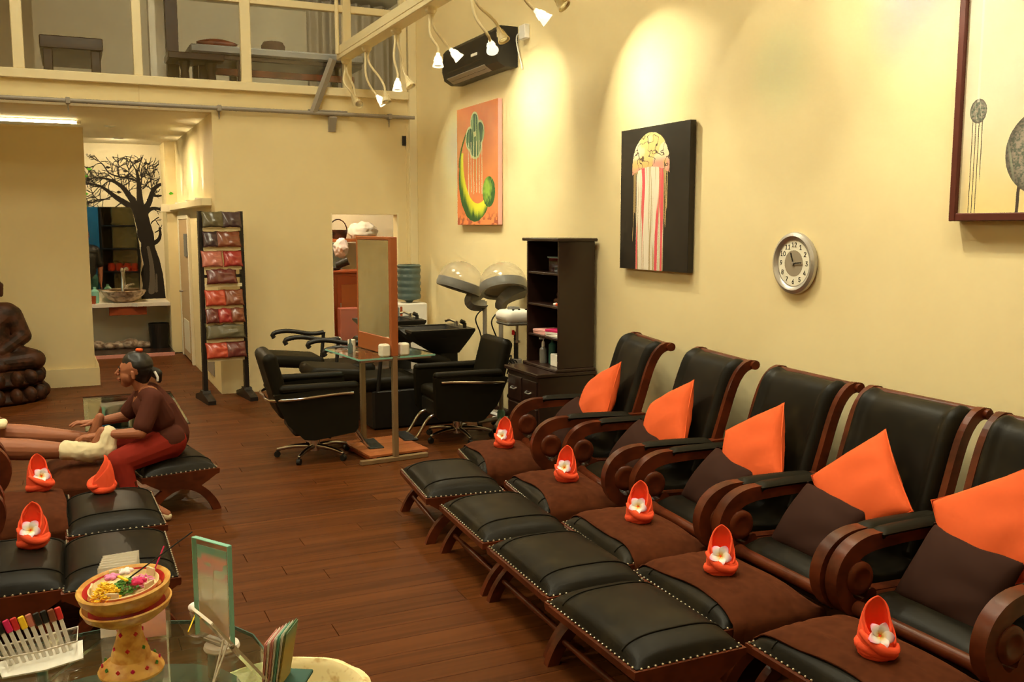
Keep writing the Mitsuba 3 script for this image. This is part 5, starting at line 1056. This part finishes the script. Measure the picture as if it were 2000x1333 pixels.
# --- man seen only in the basin mirror
g_ = thing('person', 'man in a dark shirt standing in the waiting corner, seen in the basin mirror', 'person')
gx, gy = -1.30, 12.75
sk, hr, eyes, brow, lips, t = head_parts((gx, gy, 1.66), -125, 0, 1.05)
q = lambda x, y, z: (gx+x*.71+y*.71, gy-x*.71+y*.71, z)
segs = sk+[[(q(0, 0, 1.58), .055), (q(0, 0, 1.48), .06)], [(q(-.17, 0, 1.40), .07), (q(-.24, 0, 1.12), .045)], [(q(-.24, 0, 1.12), .045), (q(-.22, .06, .86), .032)], [(q(.17, 0, 1.40), .07), (q(.24, 0, 1.12), .045)], [(q(.24, 0, 1.12), .045), (q(.22, .06, .86), .032)], [(q(0, 0, 1.35), .14), (q(0, 0, .95), .13)],
           [(q(-.09, 0, .9), .10), (q(-.10, 0, .5), .06)], [(q(-.10, 0, .5), .06), (q(-.10, 0, .08), .04)], [(q(.09, 0, .9), .10), (q(.10, 0, .5), .06)], [(q(.10, 0, .5), .06), (q(.10, 0, .08), .04)], [(q(-.10, 0, .05), .04), (q(-.10, .16, .035), .03)], [(q(.10, 0, .05), .04), (q(.10, .16, .035), .03)]]
segs += hand_mesh(q(-.22, .06, .86), q(-.22, .10, .69), q(-1, 0, 0)-np.array(q(0, 0, 0)), q(0, 1, 0)-np.array(q(0, 0, 0)))+hand_mesh(q(.22, .06, .86), q(.22, .10, .69), q(1, 0, 0)-np.array(q(0, 0, 0)), q(0, 1, 0)-np.array(q(0, 0, 0)))
part(g_, 'body', bones(segs, .02, 6), 'm_skin', True); part(g_, 'hair', bones(hr, .02, 4), 'm_hair', True)
part(g_, 'shirt', bones([[(q(-.10, 0, 1.38), .13), (q(.10, 0, 1.38), .13)], [(q(-.07, 0, 1.3), .14), (q(.07, 0, 1.3), .14), (q(0, 0, .95), .16)], [(q(-.17, 0, 1.40), .085), (q(-.23, 0, 1.16), .065)], [(q(.17, 0, 1.40), .085), (q(.23, 0, 1.16), .065)]], .025, 8), 'm_black', True)
part(g_, 'trousers', bones([[(q(-.06, 0, .92), .14), (q(.06, 0, .92), .14)], [(q(-.09, 0, .9), .12), (q(-.10, 0, .5), .085), ], [(q(-.10, 0, .5), .085), (q(-.10, 0, .12), .065)], [(q(.09, 0, .9), .12), (q(.10, 0, .5), .085)], [(q(.10, 0, .5), .085), (q(.10, 0, .12), .065)]], .025, 8), 'm_teal_dark', True)

# ================================================================== RECEPTION COUNTER
GZ = .90
top = Polygon([(-.95, 2.02), (-.30, 2.17), (-.16, 2.205), (-.02, 2.235), (.06, 2.243), (.15, 2.23), (.23, 2.195), (.29, 2.14), (.325, 2.07), (.335, 1.98), (.335, 1.1), (-.95, 1.1)])
jl = LineString([(.09, 2.30), (-.60, 1.20)])
cut = Polygon([(.10, 2.316), (-.62, 1.168), (-2, 1.168), (-2, 2.316)])
ct = thing('reception_counter', 'glass topped dark reception counter in the foreground', 'counter')
part(ct, 'body', ext(top.buffer(-.035), .80), 'm_darkgreen')
pr('m_counter_top', (.060, .062, .050), .35, .5)
part(ct, 'display_board', ext(top.buffer(-.04), .012).apply_translation((0, 0, .802)), 'm_counter_top')
for gp in (top.intersection(cut).buffer(-.0012), top.difference(cut).buffer(-.0012)):
    part(ct, 'glass_top', ext(gp, .008).apply_translation((0, 0, GZ-.008)), 'm_glassgreen')
part(ct, 'glass_edge', ext(top.buffer(.0015).difference(top.buffer(-.0012)), .008).apply_translation((0, 0, GZ-.008)), 'm_teal_dark')
for x, y in ((.24, 2.08), (-.10, 2.15), (.24, 1.4)): part(ct, 'support', cyl((x, y, .814), (x, y, GZ-.008), .012, 14), 'm_chrome', 40)
# offering pedestal
pc = (.070, 1.995)
def at(m): m.apply_translation((pc[0], pc[1], GZ)); return m
pd = thing('offering_pedestal', 'gilded clay pedestal dish painted with small red and green flowers', 'pedestal')
part(pd, 'stem', at(lathe([(0, 0), (.062, 0), (.064, .006), (.060, .014), (.046, .026), (.039, .030), (.036, .045), (.029, .065), (.0235, .085), (.022, .10), (.028, .112), (.0, .114)], 44)), 'm_gilt', 35)
tilt = xf(0, 0, .112, ry=-5, rx=2)
part(pd, 'dish', at(moved(lathe([(0, 0), (.030, 0), (.060, .006), (.082, .022), (.0875, .036), (.084, .038), (.076, .026), (.055, .013), (0, .010)], 48), tilt)), 'm_gilt', 35)
part(pd, 'dish_lining', at(moved(lathe([(0, .0115), (.055, .0145), (.074, .0265)], 48), tilt)), 'm_red', True)
rf = random.Random(5)
for ring_r, z, n, off in ((.0545, .021, 12, 0), (.0325, .055, 6, .3), (.0245, .085, 5, .1)):
    for i in range(n):
        a = 2*math.pi*i/n+off; d = cat([moved(trimesh.creation.icosphere(1, .0022), xf(ring_r*math.cos(a)+.0022*math.cos(b)*math.sin(a), ring_r*math.sin(a)-.0022*math.cos(b)*math.cos(a), z+.0026*math.sin(b))) for b in np.arange(4)*1.57])
        part(pd, 'painted_flower', at(d), ('m_red', 'm_green')[i % 2] if i % 3 else 'm_magenta')
ob = thing('offering_bowl', 'ochre clay bowl with a red rim inside, resting on the gilded pedestal dish', 'bowl')
tl2 = xf(-.002, 0, .140, ry=-6, rx=3)
part(ob, 'bowl', at(moved(lathe([(0, 0), (.045, 0), (.072, .012), (.086, .030), (.090, .046), (.086, .050), (.078, .044), (.070, .030), (.05, .022), (0, .020)], 52), tl2)), 'm_gilt', 35)
part(ob, 'red_band', at(moved(lathe([(.0705, .0315), (.078, .0455)], 52), tl2)), 'm_red', True)
TL = lambda x, y, z: at(trimesh.Trimesh(np.zeros((1, 3)), [])) if False else (np.array([pc[0], pc[1], GZ])+(tl2 @ [x, y, z, 1])[:3])
og = thing('palm_leaf_tray', 'round palm leaf tray with petals inside the ochre bowl', 'tray')
part(og, 'tray', at(moved(lathe([(0, .034), (.062, .034), (.068, .046), (.0665, .047), (.060, .037), (0, .037)], 40), tl2)), 'm_stone', 30)
for i in range(5):
    a = 1.26*i+.5; part(og, 'leaf_fold', moved(cbx(-.014, .014, -.002, .002, 0, .016, .001), np.block([[np.eye(3), (TL(.061*math.cos(a), .061*math.sin(a), .040))[:, None]], [np.zeros((1, 3)), np.ones((1, 1))]]) @ xf(rz=math.degrees(a)+90)), 'm_cream')
def heap(cx, cy, n, spread, sz, seed, hgt=.02):
    rr = np.random.RandomState(seed); ms = []
    for i in range(n):
        d, a = spread*rr.rand()**.5, rr.rand()*6.28; h = hgt*(1-(d/spread)**2)*rr.rand()**.3
        ms.append(moved(cbx(-sz, sz, -sz*.35, sz*.35, -sz*.12, sz*.12, sz*.1), np.block([[np.eye(3), TL(cx+d*math.cos(a), cy+d*math.sin(a), .040+h)[:, None]], [np.zeros((1, 3)), np.ones((1, 1))]]) @ xf(rz=rr.rand()*360, rx=rr.rand()*60-30, ry=rr.rand()*60-30)))
    return cat(ms)
k = single('marigold_petals', 'heap of yellow marigold petals at the left front of the offering bowl', 'petals', heap(-.034, -.030, 220, .028, .0056, 1, .030), 'm_yellow'); labels[k]['kind'] = 'stuff'
k = single('shredded_leaves', 'heap of shredded green leaves in the middle of the offering bowl', 'leaves', heap(.002, -.012, 120, .026, .0055, 2, .022), 'm_green'); labels[k]['kind'] = 'stuff'
k = single('pink_petals', 'scattered pink petals at the right side of the offering bowl', 'petals', heap(.032, .004, 50, .024, .0055, 3, .014), 'm_petal_pink'); labels[k]['kind'] = 'stuff'
for i, (x, y, mt, l) in enumerate([(.028, -.032, 'm_magenta', 'magenta bud at the front of the green leaves in the offering bowl'), (.008, .035, 'm_petal', 'pale blossom at the back of the offering bowl'), (-.020, .022, 'm_petal_pink', 'mauve blossom at the left back of the offering bowl')]):
    single('offering_blossom', l, 'flower', cat([moved((lambda m: (setattr(m, 'vertices', m.vertices*[.009, .006, .005]), m)[1])(trimesh.creation.icosphere(2, 1.0)), np.block([[np.eye(3), TL(x+.007*math.cos(a), y+.007*math.sin(a), .058)[:, None]], [np.zeros((1, 3)), np.ones((1, 1))]]) @ xf(rz=math.degrees(a))) for a in np.arange(5)*1.257]), mt, True)
single('banana_slice', 'orange strip lying across the green leaves in the offering bowl', 'offering', moved(cbx(-.018, .018, -.003, .003, 0, .004, .001), np.block([[np.eye(3), TL(.0, -.018, .064)[:, None]], [np.zeros((1, 3)), np.ones((1, 1))]]) @ xf(rz=115)), 'm_yellow')
single('incense_stick', 'black incense stick leaning out of the offering bowl to the right', 'incense', tube([TL(.01, .0, .055), TL(.145, .02, .115)], .0015, 6), 'm_black'); single('incense_stick', 'pink incense stick standing at the back right of the offering bowl', 'incense', tube([TL(.060, .03, .045), TL(.088, .055, .085)], .0016, 6), 'm_magenta')
# leaflets behind the pedestal
lh = thing('leaflet_holder', 'clear acrylic holder with pink leaflets behind the gilded pedestal', 'holder')
part(lh, 'back_plate', moved(cbx(-.055, .055, -.001, .001, 0, .12, .0005), xf(.105, 2.165, GZ, rz=-6, rx=-8)), 'm_acrylic'); part(lh, 'front_plate', moved(cbx(-.055, .055, -.001, .001, 0, .06, .0005), xf(.105, 2.135, GZ, rz=-6, rx=-8)), 'm_acrylic')
for i in range(3): single('pink_leaflet', f'pink leaflet in the acrylic holder behind the pedestal, {["front", "middle", "back"][i]} one', 'leaflet', moved(cbx(-.045, .045, -.0008, .0008, .002, .105, .0003), xf(.105, 2.145+.006*i, GZ, rz=-6, rx=-8)), 'm_pinkpaper', False, 'pink leaflets in the acrylic holder')
for i in range(6): single('white_leaflet', f'white leaflet behind the offering bowl, {["front", "second", "third", "fourth", "fifth", "rearmost"][i]} of the fan', 'leaflet', moved(cbx(-.038, .038, -.0007, .0007, 0, .155+.004*i, .0003), xf(.055+.003*i, 2.185+.005*i, GZ, rz=-4+2*i, rx=-6)), 'm_paper', False, 'white leaflets behind the offering bowl')
# teal glass sign on a white disc
def f_sign(p, n, uv):
    v = (p.z-.915)/.21
    c = mx((.70, .50, .46), (.78, .78, .62), ss(.05, .55, v)); c = mx(c, (.20, .48, .40), ss(.62, .95, v)); return mx(c, (.78, .45, .40), ss(.62, .75, v)*ss(.95, .85, v)*ss(.55, .7, nz(p.x*60, p.z*60)))
pr('m_sign', mikit.proc(f_sign), .5, .3)
SG = xf(.240, 2.035, GZ, rz=-58)
sg = thing('table_sign', 'thick teal glass sign standing on a white disc on the counter', 'sign')
part(sg, 'base', lathe([(0, 0), (.036, 0), (.038, .004), (.036, .011), (0, .012)], 36, (.252, 2.025, GZ)), 'm_white_plastic', 35)
part(sg, 'foot', moved(cbx(-.028, .028, -.010, .010, .011, .020, .002), SG), 'm_steel')
part(sg, 'glass_block', moved(cbx(-.056, .056, -.006, .006, .016, .235, .001), SG), 'm_acrylic'); part(sg, 'insert_card', moved(cbx(-.047, .047, -.0008, .0008, .026, .222, .0003), SG), 'm_sign')
part(sg, 'glass_edge', moved(cat([cbx(.0555, .0575, -.006, .006, .016, .235, .0005), cbx(-.0575, -.0555, -.006, .006, .016, .235, .0005), cbx(-.0575, .0575, -.006, .006, .235, .237, .0005)]), SG), 'm_teal')
# slanted acrylic easel and brochures
ea = thing('acrylic_easel', 'slanted clear acrylic easel in front of the teal glass sign', 'stand')
EM = xf(.262, 1.83, GZ, rz=15)
sl = Polygon([(-.075, .165), (-.071, .168), (.048, .004), (.044, .0)])
part(ea, 'sloping_plate', moved(ext_y(sl, -.05, .05), EM), 'm_acrylic'); part(ea, 'plate_edge', moved(cat([ext_y(sl, -.0512, -.05), ext_y(sl, .05, .0512), ext_y(Polygon([(-.0765, .166), (-.072, .1695), (-.071, .168), (-.075, .165)]), -.05, .05)]), EM), 'm_marble')
part(ea, 'prop', moved(cat([tube([(-.04, -.04, .118), (-.085, -.03, .0)], .0022, 4), tube([(-.04, -.02, .118), (-.07, -.01, .0)], .0022, 4)]), EM), 'm_marble'); part(ea, 'stud', moved(lathe([(0, 0), (.005, 0), (.004, .004), (0, .005)], 12).apply_transform(xf(-.038, -.051, .113, rx=90)), EM), 'm_steel')
for i in range(7):
    a = -14+4*i; x = .312+.0052*i; mt = ['m_pinkpaper', 'm_paper', 'm_pinkpaper', 'm_paper', 'm_teal', 'm_paper', 'm_brochure'][i]
    if 'm_brochure' not in scene:
        def f_br(p, n, uv): return mx((.50, .40, .12), (.16, .36, .25), ss(.97, 1.03, p.z+.2*(p.x-.35)))
        pr('m_brochure', mikit.proc(f_br), .5, .3)
    single('brochure', f'folded brochure standing at the counter edge, {["leftmost", "second from the left", "third from the left", "middle", "third from the right, teal", "second from the right", "rightmost, green and ochre"][i]} of the row', 'brochure', moved(cat([cbx(-.0010, .0, -.036, .036, 0, .100+.003*i, .0003), moved(cbx(0, .0010, -.036, .036, 0, .098+.003*i, .0003), xf(.0, 0, 0, ry=1.2))]), xf(x, 1.82, GZ, rz=-30, ry=5+.6*i)), mt, False, 'brochures at the counter edge')
bh = thing('brochure_holder', 'dark brochure holder at the right end of the glass counter', 'holder')
part(bh, 'base', moved(cbx(-.03, .05, -.06, .06, -.008, -.0, .002), xf(.335, 1.82, GZ, rz=-30)), 'm_teal_dark')
# nail colour display
nd = thing('nail_display', 'clear acrylic fan display for nail colour sticks at the left of the counter', 'display')
NM = xf(-.094, 2.125, GZ, rz=12)
fan = Polygon([(-.085, .04), (.085, .05), (.065, -.045), (-.01, -.055), (-.085, -.04)])
pr('m_frost', (.75, .74, .68), .18, .6, clearcoat=.8)
part(nd, 'lower_plate', moved(ext(fan, .003), NM @ xf(0, -.012, .004)), 'm_frost'); part(nd, 'upper_plate', moved(ext(affinity.scale(fan, .95, .8), .003), NM @ xf(0, .015, .030)), 'm_acrylic'); part(nd, 'plate_edge', moved(ext(affinity.scale(fan, .96, .82).difference(affinity.scale(fan, .94, .78)), .0034), NM @ xf(0, .015, .030)), 'm_white_plastic')
part(nd, 'foot', moved(cbx(-.07, -.06, -.03, .03, 0, .03, .002), NM), 'm_acrylic'); part(nd, 'foot', moved(cbx(.05, .06, -.03, .03, 0, .03, .002), NM), 'm_acrylic')
caps = ['m_red', 'm_black', 'm_magenta', 'm_red', 'm_yellow', 'm_pinkred', 'm_black', 'm_black', 'm_rust', 'm_red']
cnm = ['red cap at the left end', 'black cap, second from the left', 'magenta cap', 'red cap right of the magenta one', 'yellow cap', 'pink cap', 'black cap right of the pink one', 'black cap near the right end', 'copper cap', 'red cap at the right end']
for i in range(10):
    k = thing('nail_stick', f'nail colour sample stick with {cnm[i]} of the fan display', 'nail sample', 'nail colour sticks'); M = NM @ xf(-.062+.0128*i, -.005+.0025*(i % 2), .007, ry=-19+.8*i, rx=-10)
    part(k, 'stick', moved(cbx(-.0042, .0042, -.0018, .0018, 0, .078, .0012), M), 'm_frost'); part(k, 'cap', moved(cbx(-.0062, .0062, -.0035, .0035, .070, .098, .002), M), caps[i])
single('toothpick', 'thin wooden stick lying on the glass beside the sign', 'stick', tube([(.195, 2.135, GZ+.003), (.222, 2.205, GZ+.02)], .0016, 6), 'm_yellow'); single('mint_candy', 'round lilac and white sweet beside the teal sign', 'sweet', (lambda m: (setattr(m, 'vertices', m.vertices*[.019, .019, .011]+[.222, 2.205, GZ+.030]), m)[1])(trimesh.creation.icosphere(3, 1.0)), 'm_petal', True)
single('small_tray', 'tiny clear dish under the lilac sweet', 'dish', lathe([(0, 0), (.012, 0), (.018, .018), (.016, .018), (.010, .003), (0, .003)], 24, (.222, 2.205, GZ)), 'm_acrylic', True)
pb = thing('potpourri_box', 'open pale box with mauve petals under the glass top', 'box')
part(pb, 'box', moved(cat([cbx(-.10, .10, -.07, .07, 0, .006, .002), cbx(-.10, .10, -.07, -.063, .006, .045, .002), cbx(-.10, .10, .063, .07, .006, .045, .002), cbx(-.10, -.093, -.063, .063, .006, .045, .002), cbx(.093, .10, -.063, .063, .006, .045, .002)]), xf(.17, 1.88, .815, rz=-12)), 'm_stone')
rr = np.random.RandomState(8); part(pb, 'petals', cat([moved(trimesh.creation.icosphere(1, .009), xf(.17+.14*(rr.rand()-.5), 1.88+.09*(rr.rand()-.5), .832+.012*rr.rand())) for _ in range(70)]), 'm_petal_pink', kind='stuff')
# stone flower bowl beside the counter
sb = thing('stone_basin', 'big rough yellow stone bowl beside the counter at the lower edge', 'bowl'); SB = (.45, 2.36)
m = lathe([(0, .30), (.10, .30), (.16, .36), (.205, .47), (.225, .56), (.222, .592), (.200, .600), (.182, .585), (.165, .52), (.13, .47), (0, .45)], 64, (SB[0], SB[1], 0)); m.vertices += (meshkit.fbm(m.vertices*22, 3)-.5)[:, None]*.012*m.vertex_normals; part(sb, 'bowl', m, 'm_stone', 40)
part(sb, 'pillar', lathe([(0, 0), (.14, 0), (.14, .05), (.09, .09), (.08, .25), (.12, .31), (0, .31)], 32, (SB[0], SB[1], 0)), 'm_stone', 35); part(sb, 'water', lathe([(0, .525), (.164, .525)], 40, (SB[0], SB[1], 0)), 'm_water_blue')
for i, (x, y, mt, l) in enumerate([(-.04, -.05, 'm_magenta', 'magenta blossom floating at the left of the stone bowl'), (.01, -.02, 'm_magenta', 'magenta blossom floating in the middle of the stone bowl'), (.05, -.075, 'm_petal_pink', 'pink blossom floating at the right of the stone bowl'), (-.01, -.09, 'm_petal', 'white blossom floating at the front of the stone bowl')]):
    k = thing('floating_blossom', l, 'flower')
    for j in range(5): a = j*1.257+i; part(k, 'petal', moved((lambda m: (setattr(m, 'vertices', m.vertices*[.020, .013, .005]), m)[1])(trimesh.creation.icosphere(2, 1.0)), xf(SB[0]+x+.02*math.cos(a), SB[1]+y+.02*math.sin(a), .538, rz=math.degrees(a), ry=-18)), mt, True)
single('green_leaf', 'green leaf floating at the right of the stone bowl', 'leaf', (lambda m: (setattr(m, 'vertices', m.vertices*[.012, .03, .004]+[SB[0]+.09, SB[1]-.07, .535]), m)[1])(trimesh.creation.icosphere(2, 1.0)), 'm_green', True)
